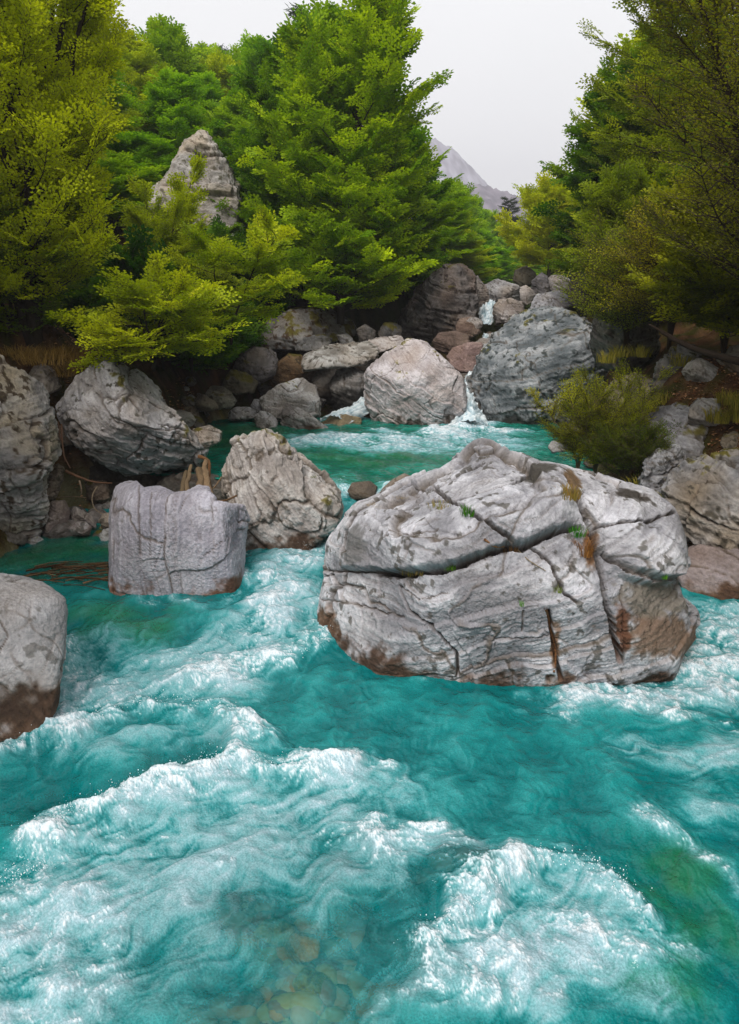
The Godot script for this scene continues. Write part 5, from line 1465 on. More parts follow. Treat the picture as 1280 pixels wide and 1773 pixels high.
	rock("long_flat_boulder", "long pale slab roofing the dark cave behind the upper pool", "rock slab",
		Vector3(-0.91, 2.64, -25.60), Vector2(0.035, 0.092), [Vector2(-1.19, 0.06), Vector2(-0.54, 0.29), Vector2(0.18, 0.37), Vector2(0.91, 0.44), Vector2(1.18, 0.26), Vector2(1.13, -0.09), Vector2(0.82, -0.23), Vector2(0.18, -0.38), Vector2(-0.55, -0.37), Vector2(-1.13, -0.48), Vector2(-1.23, -0.19)], {"df": 1.2, "n": 76, "seed": 34, "cuts": 2, "planes": [Vector4(-0.05, 0.85, 0.5, 0.32)], "blk": 0.06, "lichen": 0.45, "warm_k": 0.3, "moss": 0.0, "light": rgb(186, 182, 176), "dark": rgb(118, 112, 104)})
	rock("wedged_flat_boulder", "smooth pale slab wedged between the long slab and the rounded boulder", "rock slab",
		Vector3(0.59, 2.90, -26.20), Vector2(-0.023, 0.080), [Vector2(-0.63, 0.11), Vector2(-0.22, 0.25), Vector2(0.51, 0.33), Vector2(0.63, 0.15), Vector2(0.33, -0.04), Vector2(-0.31, -0.25), Vector2(-0.59, -0.18)], {"df": 0.9, "n": 40, "seed": 35, "cuts": 2, "lichen": 0.2, "warm_k": 0.25, "moss": 0.0, "light": rgb(190, 182, 178), "dark": rgb(140, 130, 124)})
	rock("cave_stone", "grey block resting inside the dark cave under the long slab", "boulder",
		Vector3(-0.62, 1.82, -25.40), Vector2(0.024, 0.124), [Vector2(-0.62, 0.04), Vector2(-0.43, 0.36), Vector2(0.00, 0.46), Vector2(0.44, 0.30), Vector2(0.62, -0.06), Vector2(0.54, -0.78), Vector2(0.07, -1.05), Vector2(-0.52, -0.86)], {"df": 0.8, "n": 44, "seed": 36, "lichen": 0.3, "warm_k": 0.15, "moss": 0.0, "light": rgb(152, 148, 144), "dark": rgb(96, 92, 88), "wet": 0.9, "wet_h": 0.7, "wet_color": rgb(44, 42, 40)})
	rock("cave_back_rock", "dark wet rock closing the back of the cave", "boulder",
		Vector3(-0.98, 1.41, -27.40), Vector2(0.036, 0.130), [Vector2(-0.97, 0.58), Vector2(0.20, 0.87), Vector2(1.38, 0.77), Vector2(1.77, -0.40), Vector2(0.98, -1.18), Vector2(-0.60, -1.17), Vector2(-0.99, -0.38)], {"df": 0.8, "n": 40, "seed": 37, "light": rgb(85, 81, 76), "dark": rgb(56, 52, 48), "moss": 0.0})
	rock("brown_boulder", "rust-brown boulder between the cave and the dark left ledge rocks", "boulder",
		Vector3(-2.65, 2.13, -26.20), Vector2(0.101, 0.109), [Vector2(-0.60, -0.27), Vector2(-0.37, 0.15), Vector2(0.05, 0.48), Vector2(0.46, 0.44), Vector2(0.60, -0.01), Vector2(0.40, -0.52), Vector2(-0.17, -0.59)], {"df": 0.8, "n": 40, "seed": 38, "light": rgb(129, 106, 79), "dark": rgb(84, 66, 48), "warm": rgb(124, 90, 58), "moss": 0.1})
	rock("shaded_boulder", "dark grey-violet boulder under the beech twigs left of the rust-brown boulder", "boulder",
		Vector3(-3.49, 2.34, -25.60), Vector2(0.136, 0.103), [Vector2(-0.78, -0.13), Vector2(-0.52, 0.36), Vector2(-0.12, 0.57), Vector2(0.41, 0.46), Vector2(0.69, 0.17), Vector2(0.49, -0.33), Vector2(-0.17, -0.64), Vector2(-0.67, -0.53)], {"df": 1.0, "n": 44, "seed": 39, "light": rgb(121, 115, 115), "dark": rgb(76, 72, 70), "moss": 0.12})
	rock("mossy_low_rock", "low moss-speckled rock below the beech twigs at the beach's left end", "boulder",
		Vector3(-3.96, 1.92, -24.60), Vector2(0.160, 0.123), [Vector2(-0.52, -0.04), Vector2(-0.24, 0.39), Vector2(0.24, 0.29), Vector2(0.54, -0.01), Vector2(0.42, -0.32), Vector2(-0.10, -0.35), Vector2(-0.48, -0.30)], {"df": 0.6, "n": 36, "seed": 40, "light": rgb(117, 110, 93), "dark": rgb(80, 74, 60), "moss": 0.3})
	rock("broad_ledge_boulder", "broad dark ledge rock with brown moss directly under the great beech", "rock ledge",
		Vector3(-2.18, 3.38, -28.20), Vector2(0.077, 0.057), [Vector2(-1.78, -0.47), Vector2(-1.45, 0.10), Vector2(-0.62, 0.52), Vector2(0.60, 0.67), Vector2(1.63, 0.17), Vector2(1.82, -0.30), Vector2(1.38, -0.49), Vector2(0.38, -0.64), Vector2(-0.61, -0.77), Vector2(-1.50, -0.77)], {"df": 1.3, "n": 84, "seed": 41, "cuts": 2, "planes": [Vector4(-0.1, 0.8, 0.6, 0.6)], "lichen": 0.6, "lichen_color": rgb(58, 40, 26), "warm_k": 0.2, "moss": 0.25, "light": rgb(134, 133, 131), "dark": rgb(84, 80, 76)})
	rock("ledge_block", "long flat block tucked beneath the broad dark ledge rock", "boulder",
		Vector3(-1.89, 2.96, -26.80), Vector2(0.070, 0.076), [Vector2(-0.64, -0.11), Vector2(-0.30, 0.15), Vector2(0.38, 0.24), Vector2(0.68, 0.11), Vector2(0.60, -0.15), Vector2(-0.01, -0.30), Vector2(-0.57, -0.29)], {"df": 0.7, "n": 36, "seed": 42, "lichen": 0.4, "light": rgb(133, 131, 129), "dark": rgb(86, 84, 82), "moss": 0.1})
	rock("ledge_cube", "small cube-shaped grey stone right of the long flat block", "stone",
		Vector3(-0.79, 3.07, -26.80), Vector2(0.030, 0.072), [Vector2(-0.28, 0.11), Vector2(0.04, 0.17), Vector2(0.26, 0.04), Vector2(0.26, -0.15), Vector2(-0.15, -0.22)], {"df": 0.35, "n": 22, "seed": 43, "cuts": 2, "light": rgb(150, 148, 146), "dark": rgb(108, 106, 104), "moss": 0.0})
	rock("ledge_upright", "upright grey stone under the lowest green twigs of the great beech", "stone",
		Vector3(-0.11, 3.19, -27.20), Vector2(0.004, 0.066), [Vector2(-0.32, 0.15), Vector2(-0.04, 0.30), Vector2(0.31, 0.11), Vector2(0.31, -0.22), Vector2(-0.23, -0.26)], {"df": 0.4, "n": 24, "seed": 44, "cuts": 3, "light": rgb(127, 123, 121), "dark": rgb(88, 86, 84)})
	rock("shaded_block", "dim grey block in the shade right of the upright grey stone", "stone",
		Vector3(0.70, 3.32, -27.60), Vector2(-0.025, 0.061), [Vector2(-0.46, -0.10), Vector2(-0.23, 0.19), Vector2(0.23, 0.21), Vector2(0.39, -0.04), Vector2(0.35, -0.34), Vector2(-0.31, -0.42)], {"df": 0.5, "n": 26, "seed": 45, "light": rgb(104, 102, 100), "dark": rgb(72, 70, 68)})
	rock("dark_crag", "dark purple-brown cliff overhung by the great beech beside the cascade", "crag",
		Vector3(2.91, 4.16, -31.00), Vector2(-0.094, 0.027), [Vector2(-1.82, -0.85), Vector2(-1.19, 0.41), Vector2(-0.14, 1.20), Vector2(0.50, 1.20), Vector2(0.97, 0.93), Vector2(1.18, 0.00), Vector2(1.04, -0.83), Vector2(0.58, -1.47), Vector2(-0.72, -1.70), Vector2(-1.70, -1.70)], {"df": 1.6, "db": 2.0, "n": 84, "seed": 46, "lichen": 0.4, "lichen_color": rgb(44, 36, 34), "warm_k": 0.5, "warm": rgb(120, 102, 92), "moss": 0.1, "light": rgb(134, 127, 123), "dark": rgb(74, 70, 68)})
	rock("cascade_left_rock", "pale broken rock forming the left lip of the upper cascade", "boulder",
		Vector3(4.19, 4.56, -32.50), Vector2(-0.128, 0.013), [Vector2(-0.32, 0.11), Vector2(-0.20, 0.48), Vector2(0.11, 0.54), Vector2(0.42, 0.00), Vector2(0.38, -0.65), Vector2(0.32, -1.23), Vector2(-0.20, -1.23), Vector2(-0.39, -0.44)], {"df": 0.9, "n": 50, "seed": 47, "light": rgb(169, 161, 157), "dark": rgb(120, 112, 106), "moss": 0.15})
	rock("cascade_round_rock", "rounded brown rock in the stream bed left of the falling water", "boulder",
		Vector3(3.45, 3.28, -29.60), Vector2(-0.116, 0.058), [Vector2(-0.37, 0.02), Vector2(-0.22, 0.28), Vector2(0.17, 0.34), Vector2(0.49, 0.16), Vector2(0.54, -0.18), Vector2(0.20, -0.38), Vector2(-0.24, -0.35)], {"df": 0.7, "n": 48, "seed": 48, "light": rgb(142, 121, 108), "dark": rgb(92, 74, 64), "moss": 0.0, "lichen": 0.1})
	rock("wet_brown_rock", "wet dark brown rock below the rounded brown rock of the cascade", "boulder",
		Vector3(2.76, 2.87, -28.00), Vector2(-0.098, 0.076), [Vector2(-0.59, -0.00), Vector2(-0.36, 0.27), Vector2(0.19, 0.35), Vector2(0.70, 0.20), Vector2(0.63, -0.11), Vector2(0.11, -0.43), Vector2(-0.49, -0.28)], {"df": 0.8, "n": 50, "seed": 49, "light": rgb(115, 96, 87), "dark": rgb(70, 58, 50), "moss": 0.0, "lichen": 0.1})
	rock("red_boulder", "reddish water-worn boulder above the narrow fall into the pool", "boulder",
		Vector3(3.06, 2.53, -26.20), Vector2(-0.116, 0.093), [Vector2(-0.61, 0.03), Vector2(-0.40, 0.29), Vector2(0.11, 0.47), Vector2(0.52, 0.44), Vector2(0.68, 0.12), Vector2(0.47, -0.40), Vector2(-0.08, -0.50), Vector2(-0.45, -0.32)], {"df": 0.9, "n": 56, "seed": 50, "cuts": 4, "light": rgb(159, 136, 129), "dark": rgb(116, 94, 88), "warm": rgb(146, 118, 106), "moss": 0.0, "lichen": 0.05, "blk": 0.04})
	rock("cascade_top_block", "pale grey block crowning the cascade", "boulder",
		Vector3(5.45, 4.49, -34.50), Vector2(-0.157, 0.015), [Vector2(-0.71, 0.09), Vector2(-0.56, 0.37), Vector2(-0.16, 0.46), Vector2(0.27, 0.28), Vector2(0.72, 0.14), Vector2(0.75, -0.41), Vector2(0.02, -0.53), Vector2(-0.60, -0.47)], {"df": 1.0, "n": 54, "seed": 51, "light": rgb(180, 176, 174), "dark": rgb(126, 122, 120), "moss": 0.05})
	rock("cascade_right_rock", "hollowed pale rock right of the upper falling water", "boulder",
		Vector3(5.23, 3.83, -31.50), Vector2(-0.164, 0.037), [Vector2(-0.57, 0.10), Vector2(-0.36, 0.36), Vector2(0.13, 0.36), Vector2(0.57, 0.22), Vector2(0.70, -0.21), Vector2(0.18, -0.53), Vector2(-0.41, -0.58)], {"df": 0.9, "n": 54, "seed": 52, "light": rgb(172, 165, 161), "dark": rgb(112, 102, 96), "warm_k": 0.4, "moss": 0.0})
	rock("spire_stone", "pointed dark stone standing in the stream bed below the yellow-green tree", "stone",
		Vector3(7.76, 4.61, -38.00), Vector2(-0.201, 0.010), [Vector2(-0.43, -0.13), Vector2(-0.35, 0.25), Vector2(0.04, 0.58), Vector2(0.31, 0.43), Vector2(0.45, -0.25), Vector2(0.16, -0.58), Vector2(-0.36, -0.51)], {"df": 0.7, "n": 40, "seed": 53, "light": rgb(131, 125, 125), "dark": rgb(88, 84, 84)})
	rock("low_flat_boulder", "wide low pale slab on the far stream bed behind the dark boulder", "rock slab",
		Vector3(7.01, 4.14, -32.00), Vector2(-0.216, 0.026), [Vector2(-0.86, -0.18), Vector2(-0.56, 0.17), Vector2(0.19, 0.37), Vector2(0.75, 0.18), Vector2(0.90, -0.21), Vector2(0.14, -0.43), Vector2(-0.74, -0.44)], {"df": 1.3, "n": 54, "seed": 54, "light": rgb(186, 184, 186), "dark": rgb(136, 134, 136), "moss": 0.1})
	rock("far_bank_rock", "brown-grey rock half hidden by yellow-green leaves on the far bank", "boulder",
		Vector3(8.04, 5.13, -44.00), Vector2(-0.181, -0.003), [Vector2(-0.49, -0.29), Vector2(-0.31, 0.26), Vector2(0.19, 0.43), Vector2(0.68, 0.09), Vector2(0.77, -0.49), Vector2(-0.11, -0.67)], {"df": 1.0, "n": 28, "seed": 55, "light": rgb(142, 131, 117), "dark": rgb(104, 96, 84), "moss": 0.2})
	rock("dark_upright_rock", "dark upright rock at the right end of the far stream bed", "boulder",
		Vector3(7.48, 4.59, -30.00), Vector2(-0.244, 0.013), [Vector2(-0.36, -0.10), Vector2(-0.23, 0.40), Vector2(0.03, 0.70), Vector2(0.40, 0.50), Vector2(0.54, -0.20), Vector2(0.14, -0.60), Vector2(-0.27, -0.50)], {"df": 0.9, "n": 34, "seed": 56, "light": rgb(112, 108, 106), "dark": rgb(74, 70, 70), "moss": 0.12})
	for s in [[Vector3(5.24, 4.39, -36.00), 0.5, 61, "small pale cobble beside the crowning block of the cascade"], [Vector3(3.76, 3.40, -29.50), 0.35, 62, "brown cobble at the foot of the upper falling water"], [Vector3(3.96, 2.78, -27.20), 0.4, 63, "pinkish cobble beside the lower bend of the cascade"], [Vector3(6.62, 4.22, -36.00), 0.55, 64, "flat white cobble between crowning block and pointed stone"], [Vector3(8.62, 4.66, -38.00), 0.6, 65, "grey cobble right of the pointed dark stone"], [Vector3(3.67, 2.64, -26.60), 0.4, 66, "tan cobble on the brink of the narrow fall"]]:
		rock("cobble", s[3], "stone", s[0], Vector2(0, 0.1), ring_outline(s[1], s[2]), {"df": s[1] * 0.9, "n": 24, "seed": s[2], "light": rgb(180, 174, 171), "dark": rgb(126, 120, 116), "moss": 0.0, "group": "cobbles of the cascade"})
	# right bank
	rock("right_bank_boulder", "big dark crumbly boulder at the right edge with an ochre stain", "boulder",
		Vector3(5.77, 1.21, -13.20), Vector2(-0.412, 0.257), [Vector2(-0.73, 0.22), Vector2(-0.58, 0.59), Vector2(-0.27, 0.80), Vector2(0.13, 0.90), Vector2(0.82, 1.06), Vector2(1.43, 0.92), Vector2(1.57, -0.30), Vector2(0.65, -0.56), Vector2(0.07, -0.64), Vector2(-0.26, -0.58), Vector2(-0.50, -0.41), Vector2(-0.66, -0.17)], {"df": 1.0, "db": 1.4, "n": 84, "seed": 71, "cuts": 2, "planes": [Vector4(-0.2, 0.75, 0.62, 0.75), Vector4(-0.3, -0.2, 0.92, 0.85)], "blk": 0.12, "crk": 0.08, "cell": 1.6, "rough": 0.12, "lichen": 0.45, "warm_k": 0.25, "warm": rgb(160, 130, 92), "moss": 0.12, "light": rgb(150, 148, 148), "dark": rgb(92, 90, 90)})
	rock("low_brown_boulder", "smooth brown-pink boulder at the water under the right edge boulder", "boulder",
		Vector3(5.74, 0.39, -12.30), Vector2(-0.437, 0.328), [Vector2(-0.74, -0.06), Vector2(-0.63, 0.24), Vector2(-0.40, 0.40), Vector2(0.03, 0.43), Vector2(0.72, 0.39), Vector2(1.24, 0.10), Vector2(1.14, -0.47), Vector2(0.16, -0.59), Vector2(-0.47, -0.46)], {"df": 0.7, "n": 60, "seed": 72, "cuts": 1, "planes": [Vector4(0, 0.7, 0.7, 0.5)], "blk": 0.03, "crk": 0.03, "rough": 0.04, "lichen": 0.08, "warm_k": 0.35, "warm": rgb(128, 108, 98), "moss": 0.0, "wet": 0.3, "wet_h": 0.1, "light": rgb(150, 138, 136), "dark": rgb(112, 100, 96)})
	rock("knobbly_boulder", "knobbly grey rock between the willow bush and the right edge boulder", "boulder",
		Vector3(5.29, 1.63, -14.20), Vector2(-0.357, 0.219), [Vector2(-0.35, -0.24), Vector2(-0.28, 0.14), Vector2(-0.09, 0.38), Vector2(0.25, 0.43), Vector2(0.42, 0.19), Vector2(0.37, -0.28), Vector2(0.26, -0.66), Vector2(-0.18, -0.70)], {"df": 0.8, "n": 64, "seed": 73, "cuts": 3, "blk": 0.14, "crk": 0.09, "cell": 2.2, "rough": 0.12, "lichen": 0.4, "moss": 0.14, "warm_k": 0.05, "light": rgb(167, 166, 167), "dark": rgb(104, 102, 103)})
	rock("grey_outcrop", "layered grey outcrop with a pale flat top above the willow bush", "rock outcrop",
		Vector3(5.90, 2.11, -15.60), Vector2(-0.361, 0.172), [Vector2(-0.56, -0.32), Vector2(-0.50, 0.14), Vector2(-0.26, 0.44), Vector2(0.11, 0.53), Vector2(0.51, 0.40), Vector2(0.68, 0.04), Vector2(0.63, -0.46), Vector2(0.27, -0.60), Vector2(-0.37, -0.65)], {"df": 0.9, "n": 64, "seed": 74, "cuts": 3, "blk": 0.14, "crk": 0.09, "cell": 2.0, "rough": 0.1, "lichen": 0.4, "moss": 0.2, "warm_k": 0.2, "light": rgb(163, 161, 161), "dark": rgb(102, 100, 100)})
	rock("tan_rock_face", "tan fractured rock face behind the willow bush", "rock outcrop",
		Vector3(5.89, 2.36, -18.20), Vector2(-0.313, 0.137), [Vector2(-0.66, -0.42), Vector2(-0.61, 0.10), Vector2(-0.35, 0.44), Vector2(0.20, 0.55), Vector2(0.71, 0.35), Vector2(0.87, -0.09), Vector2(0.74, -0.61), Vector2(0.08, -0.91), Vector2(-0.50, -0.81)], {"df": 0.9, "n": 60, "seed": 75, "cuts": 3, "blk": 0.12, "crk": 0.1, "cell": 1.8, "lichen": 0.45, "lichen_color": rgb(62, 54, 36), "moss": 0.15, "warm_k": 0.5, "warm": rgb(160, 140, 112), "light": rgb(159, 148, 131), "dark": rgb(108, 98, 84)})
	rock("leaning_grey_rock", "grey rock with a white edge under the leaning dark trunk", "rock outcrop",
		Vector3(6.35, 3.20, -17.00), Vector2(-0.357, 0.099), [Vector2(-0.40, -0.26), Vector2(-0.30, 0.11), Vector2(-0.04, 0.39), Vector2(0.35, 0.42), Vector2(0.82, 0.21), Vector2(1.04, -0.37), Vector2(0.70, -0.74), Vector2(0.01, -0.72), Vector2(-0.29, -0.55)], {"df": 0.9, "n": 56, "seed": 76, "cuts": 3, "blk": 0.14, "crk": 0.08, "cell": 1.8, "moss": 0.25, "lichen": 0.5, "light": rgb(148, 146, 144), "dark": rgb(84, 82, 78)})
	rock("thicket_rock", "dark broken rock inside the thicket right of the massive boulder", "rock outcrop",
		Vector3(6.41, 3.72, -21.00), Vector2(-0.296, 0.058), [Vector2(-0.75, -0.45), Vector2(-0.66, 0.28), Vector2(-0.27, 0.71), Vector2(0.42, 0.79), Vector2(0.87, 0.37), Vector2(0.96, -0.55), Vector2(0.30, -1.01), Vector2(-0.49, -1.03)], {"df": 1.2, "n": 52, "seed": 77, "blk": 0.14, "moss": 0.25, "lichen": 0.5, "light": rgb(123, 119, 115), "dark": rgb(74, 72, 68)})
	rock("small_tan_stone", "small tan stone on the leaf litter at the right edge", "stone",
		Vector3(6.54, 2.15, -14.40), Vector2(-0.426, 0.178), [Vector2(-0.15, -0.08), Vector2(-0.11, 0.12), Vector2(0.07, 0.21), Vector2(0.25, 0.12), Vector2(0.29, -0.16), Vector2(-0.04, -0.21)], {"df": 0.3, "n": 28, "seed": 78, "moss": 0.2, "light": rgb(142, 133, 115), "dark": rgb(98, 90, 76)})
	rock("buried_stone", "flat half-buried stone above the right edge boulder", "stone",
		Vector3(6.34, 1.96, -13.90), Vector2(-0.428, 0.196), [Vector2(-0.24, -0.04), Vector2(-0.14, 0.11), Vector2(0.19, 0.17), Vector2(0.44, 0.04), Vector2(0.37, -0.13), Vector2(-0.14, -0.18)], {"df": 0.4, "n": 28, "seed": 79, "moss": 0.2, "light": rgb(134, 129, 115), "dark": rgb(90, 84, 74)})
	rock("bush_stone", "white stone glimpsed through the left side of the willow bush", "stone",
		Vector3(4.03, 1.62, -16.60), Vector2(-0.238, 0.195), [Vector2(-0.28, -0.07), Vector2(-0.21, 0.06), Vector2(0.14, 0.16), Vector2(0.28, 0.09), Vector2(0.22, -0.11), Vector2(-0.19, -0.19)], {"df": 0.4, "n": 26, "seed": 80, "moss": 0.0, "light": rgb(197, 195, 193), "dark": rgb(150, 148, 146)})
	# left bank under the overhang
	rock("cracked_brown_stone", "brown cracked stone in the gap behind the left edge boulder", "boulder",
		Vector3(-6.33, 1.12, -15.60), Vector2(0.385, 0.227), [Vector2(-0.18, -0.04), Vector2(-0.05, 0.35), Vector2(0.11, 0.42), Vector2(0.22, 0.21), Vector2(0.17, -0.07), Vector2(0.00, -0.41), Vector2(-0.20, -0.44)], {"df": 0.5, "n": 36, "seed": 81, "cell": 2.4, "warm_k": 0.5, "moss": 0.0, "light": rgb(152, 138, 121), "dark": rgb(98, 86, 72)})
	rock("pinkish_stone", "pinkish angular stone at the edge of the small left backwater", "stone",
		Vector3(-5.98, 0.60, -14.70), Vector2(0.386, 0.270), [Vector2(-0.24, 0.10), Vector2(-0.05, 0.30), Vector2(0.18, 0.30), Vector2(0.27, 0.05), Vector2(0.18, -0.24), Vector2(-0.02, -0.39), Vector2(-0.23, -0.27)], {"df": 0.4, "n": 40, "seed": 82, "cell": 2.0, "warm_k": 0.4, "moss": 0.0, "light": rgb(169, 155, 150), "dark": rgb(112, 98, 92)})
	rock("slanting_pale_stone", "pale slanting stone right of the pinkish angular stone", "stone",
		Vector3(-5.49, 0.60, -14.80), Vector2(0.355, 0.272), [Vector2(-0.21, 0.08), Vector2(-0.12, 0.18), Vector2(0.06, 0.05), Vector2(0.23, -0.12), Vector2(0.20, -0.27), Vector2(-0.07, -0.16), Vector2(-0.21, -0.08)], {"df": 0.35, "n": 34, "seed": 83, "moss": 0.0, "light": rgb(176, 169, 165), "dark": rgb(124, 114, 110)})
	rock("wet_pale_stone", "small pale stone with a rusty patch at the backwater's waterline", "stone",
		Vector3(-5.42, 0.50, -14.40), Vector2(0.360, 0.284), [Vector2(-0.23, -0.01), Vector2(-0.09, 0.12), Vector2(0.11, 0.10), Vector2(0.21, -0.04), Vector2(0.14, -0.17), Vector2(-0.17, -0.16)], {"df": 0.3, "n": 30, "seed": 84, "moss": 0.0, "warm_k": 0.5, "warm": rgb(120, 70, 50), "light": rgb(176, 169, 165), "dark": rgb(124, 110, 104)})
	rock("tan_corner_stone", "tan stone peeping out beside the square boulder's left side", "stone",
		Vector3(-5.02, 0.58, -14.60), Vector2(0.331, 0.279), [Vector2(-0.11, -0.01), Vector2(-0.03, 0.11), Vector2(0.15, 0.12), Vector2(0.24, -0.02), Vector2(0.15, -0.18), Vector2(-0.06, -0.15)], {"df": 0.3, "n": 26, "seed": 85, "moss": 0.0, "light": rgb(161, 146, 131), "dark": rgb(112, 98, 86)})
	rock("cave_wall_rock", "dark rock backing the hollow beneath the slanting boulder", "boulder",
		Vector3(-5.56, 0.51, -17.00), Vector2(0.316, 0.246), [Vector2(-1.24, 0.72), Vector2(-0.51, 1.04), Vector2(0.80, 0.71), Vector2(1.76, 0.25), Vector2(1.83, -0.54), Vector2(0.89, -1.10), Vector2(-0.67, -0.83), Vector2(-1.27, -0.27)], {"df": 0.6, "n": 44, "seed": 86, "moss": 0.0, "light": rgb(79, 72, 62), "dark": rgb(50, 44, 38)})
	rock("broken_foot_stone", "broken pale stones' heap at the right foot of the slanting boulder", "boulder",
		Vector3(-3.60, 1.66, -17.00), Vector2(0.208, 0.190), [Vector2(-0.36, 0.01), Vector2(-0.17, 0.23), Vector2(0.16, 0.27), Vector2(0.47, 0.13), Vector2(0.36, -0.08), Vector2(0.01, -0.27), Vector2(-0.26, -0.24)], {"df": 0.5, "n": 36, "seed": 87, "cell": 2.6, "blk": 0.12, "moss": 0.05, "light": rgb(182, 174, 167), "dark": rgb(128, 118, 108)})
	rock("bank_grey_stone", "grey stone in the dry grass between the two left boulders", "stone",
		Vector3(-6.70, 3.10, -16.80), Vector2(0.380, 0.105), [Vector2(-0.34, -0.04), Vector2(-0.23, 0.16), Vector2(0.02, 0.18), Vector2(0.20, -0.01), Vector2(0.24, -0.33), Vector2(0.01, -0.42), Vector2(-0.25, -0.26)], {"df": 0.5, "n": 34, "seed": 88, "moss": 0.2, "light": rgb(138, 129, 121), "dark": rgb(92, 84, 78)})
	rock("rock_pinnacle", "tall pale rock pinnacle rising among the beeches", "rock pinnacle",
		Vector3(-6.11, 6.58, -30.50), Vector2(0.198, -0.051), [Vector2(-1.67, -0.02), Vector2(-1.36, 1.51), Vector2(-0.98, 1.80), Vector2(-0.42, 2.55), Vector2(-0.15, 3.09), Vector2(0.17, 3.28), Vector2(0.44, 3.22), Vector2(0.81, 2.75), Vector2(1.08, 2.50), Vector2(1.22, 2.09), Vector2(1.46, 1.57), Vector2(1.49, 0.80), Vector2(1.37, 0.01), Vector2(1.31, -1.39), Vector2(1.08, -3.26), Vector2(-0.34, -4.09), Vector2(-1.78, -3.64), Vector2(-1.77, -1.39)], {"df": 1.6, "db": 2.0, "n": 84, "seed": 90, "cuts": -3, "planes": [Vector4(0.1, 0.25, 0.95, 1.5)], "blk": 0.14, "crk": 0.12, "cell": 0.7, "rough": 0.12, "lichen": 0.42, "lichen_color": rgb(66, 62, 44), "warm_k": 0.6, "warm": rgb(180, 164, 146), "moss": 0.1, "light": rgb(184, 178, 172), "dark": rgb(128, 122, 116),
		"cracks": [[[Vector2(-0.34, 2.61), Vector2(0.24, 2.44), Vector2(1.24, 2.54)], 0.2, 0.3], [[Vector2(-1.66, -0.72), Vector2(-0.35, -0.79), Vector2(1.10, -0.58)], 0.12, 0.2], [[Vector2(-0.54, -0.50), Vector2(-0.64, -1.49)], 0.1, 0.2]]})
	rock("sill_boulder", "long low boulder damming the pool behind the giant boulder", "boulder", Vector3(2.6, 0.35, -15.6), Vector2(0.05, 0.2), [Vector2(-2.2, 0.1), Vector2(-1.6, 0.55), Vector2(-0.4, 0.66), Vector2(0.8, 0.58), Vector2(1.8, 0.7), Vector2(2.3, 0.2), Vector2(2.0, -1.0), Vector2(-2.0, -1.0)], {"df": 0.6, "n": 56, "seed": 96, "moss": 0.0, "light": rgb(159, 152, 144), "dark": rgb(104, 96, 90)})
	rock("damming_boulder", "low dark boulder behind the driftwood stubs holding back the pool", "boulder", Vector3(-3.6, 0.3, -16.5), Vector2(-0.05, 0.2), [Vector2(-1.9, 0.2), Vector2(-1.3, 0.62), Vector2(-0.3, 0.7), Vector2(0.7, 0.6), Vector2(1.7, 0.66), Vector2(2.1, 0.1), Vector2(1.8, -1.0), Vector2(-1.8, -1.0)], {"df": 0.7, "n": 56, "seed": 97, "moss": 0.0, "warm_k": 0.2, "light": rgb(104, 98, 90), "dark": rgb(62, 56, 50)})
	# stones in the torrent
	var sunk := rock("drowned_boulder", "rounded drowned boulder with water sheeting over it in the lower rapids", "boulder",
		Vector3(0.48, -0.20, -5.75), Vector2(-0.083, 0.734), [Vector2(-0.56, -0.39), Vector2(-0.43, 0.07), Vector2(-0.08, 0.27), Vector2(0.27, 0.39), Vector2(0.45, 0.30), Vector2(0.52, -0.15), Vector2(0.33, -0.55), Vector2(-0.35, -0.63)], {"df": 0.4, "n": 44, "seed": 91, "cuts": 1, "moss": 0.0, "warm_k": 0.0, "light": rgb(74, 74, 64), "dark": rgb(42, 42, 36), "lichen": 0.2})
	sunk.position.y -= 0.24
	var rapid := rock("rapids_boulder", "brown boulder barely breaking the left rapids", "boulder",
		Vector3(-2.34, -0.42, -8.10), Vector2(0.281, 0.571), [Vector2(-0.58, -0.13), Vector2(-0.31, 0.21), Vector2(0.16, 0.39), Vector2(0.43, 0.37), Vector2(0.54, 0.01), Vector2(0.36, -0.41), Vector2(-0.41, -0.35)], {"df": 0.4, "n": 40, "seed": 92, "moss": 0.0, "warm_k": 0.0, "light": rgb(70, 64, 54), "dark": rgb(40, 36, 30)})
	rapid.position.y -= 0.06
	rock("lip_stone_grey", "grey-brown stone in the lip of the pool between the boulders", "stone",
		Vector3(-0.18, 0.80, -15.90), Vector2(0.011, 0.258), [Vector2(-0.27, 0.00), Vector2(-0.18, 0.17), Vector2(0.18, 0.21), Vector2(0.35, 0.09), Vector2(0.30, -0.14), Vector2(-0.18, -0.19)], {"df": 0.4, "n": 30, "seed": 93, "moss": 0.0, "light": rgb(102, 91, 79), "dark": rgb(74, 66, 58), "lichen": 0.0, "blk": 0.03})
	rock("lip_stone_tan", "tan stone leaning against the giant boulder at the pool's lip", "stone",
		Vector3(0.51, 1.08, -15.30), Vector2(-0.033, 0.251), [Vector2(-0.40, -0.21), Vector2(-0.19, 0.04), Vector2(0.17, 0.23), Vector2(0.35, 0.14), Vector2(0.23, -0.11), Vector2(-0.17, -0.30)], {"df": 0.4, "n": 30, "seed": 94, "moss": 0.0, "light": rgb(142, 129, 115), "dark": rgb(104, 92, 82), "lichen": 0.0, "blk": 0.03})
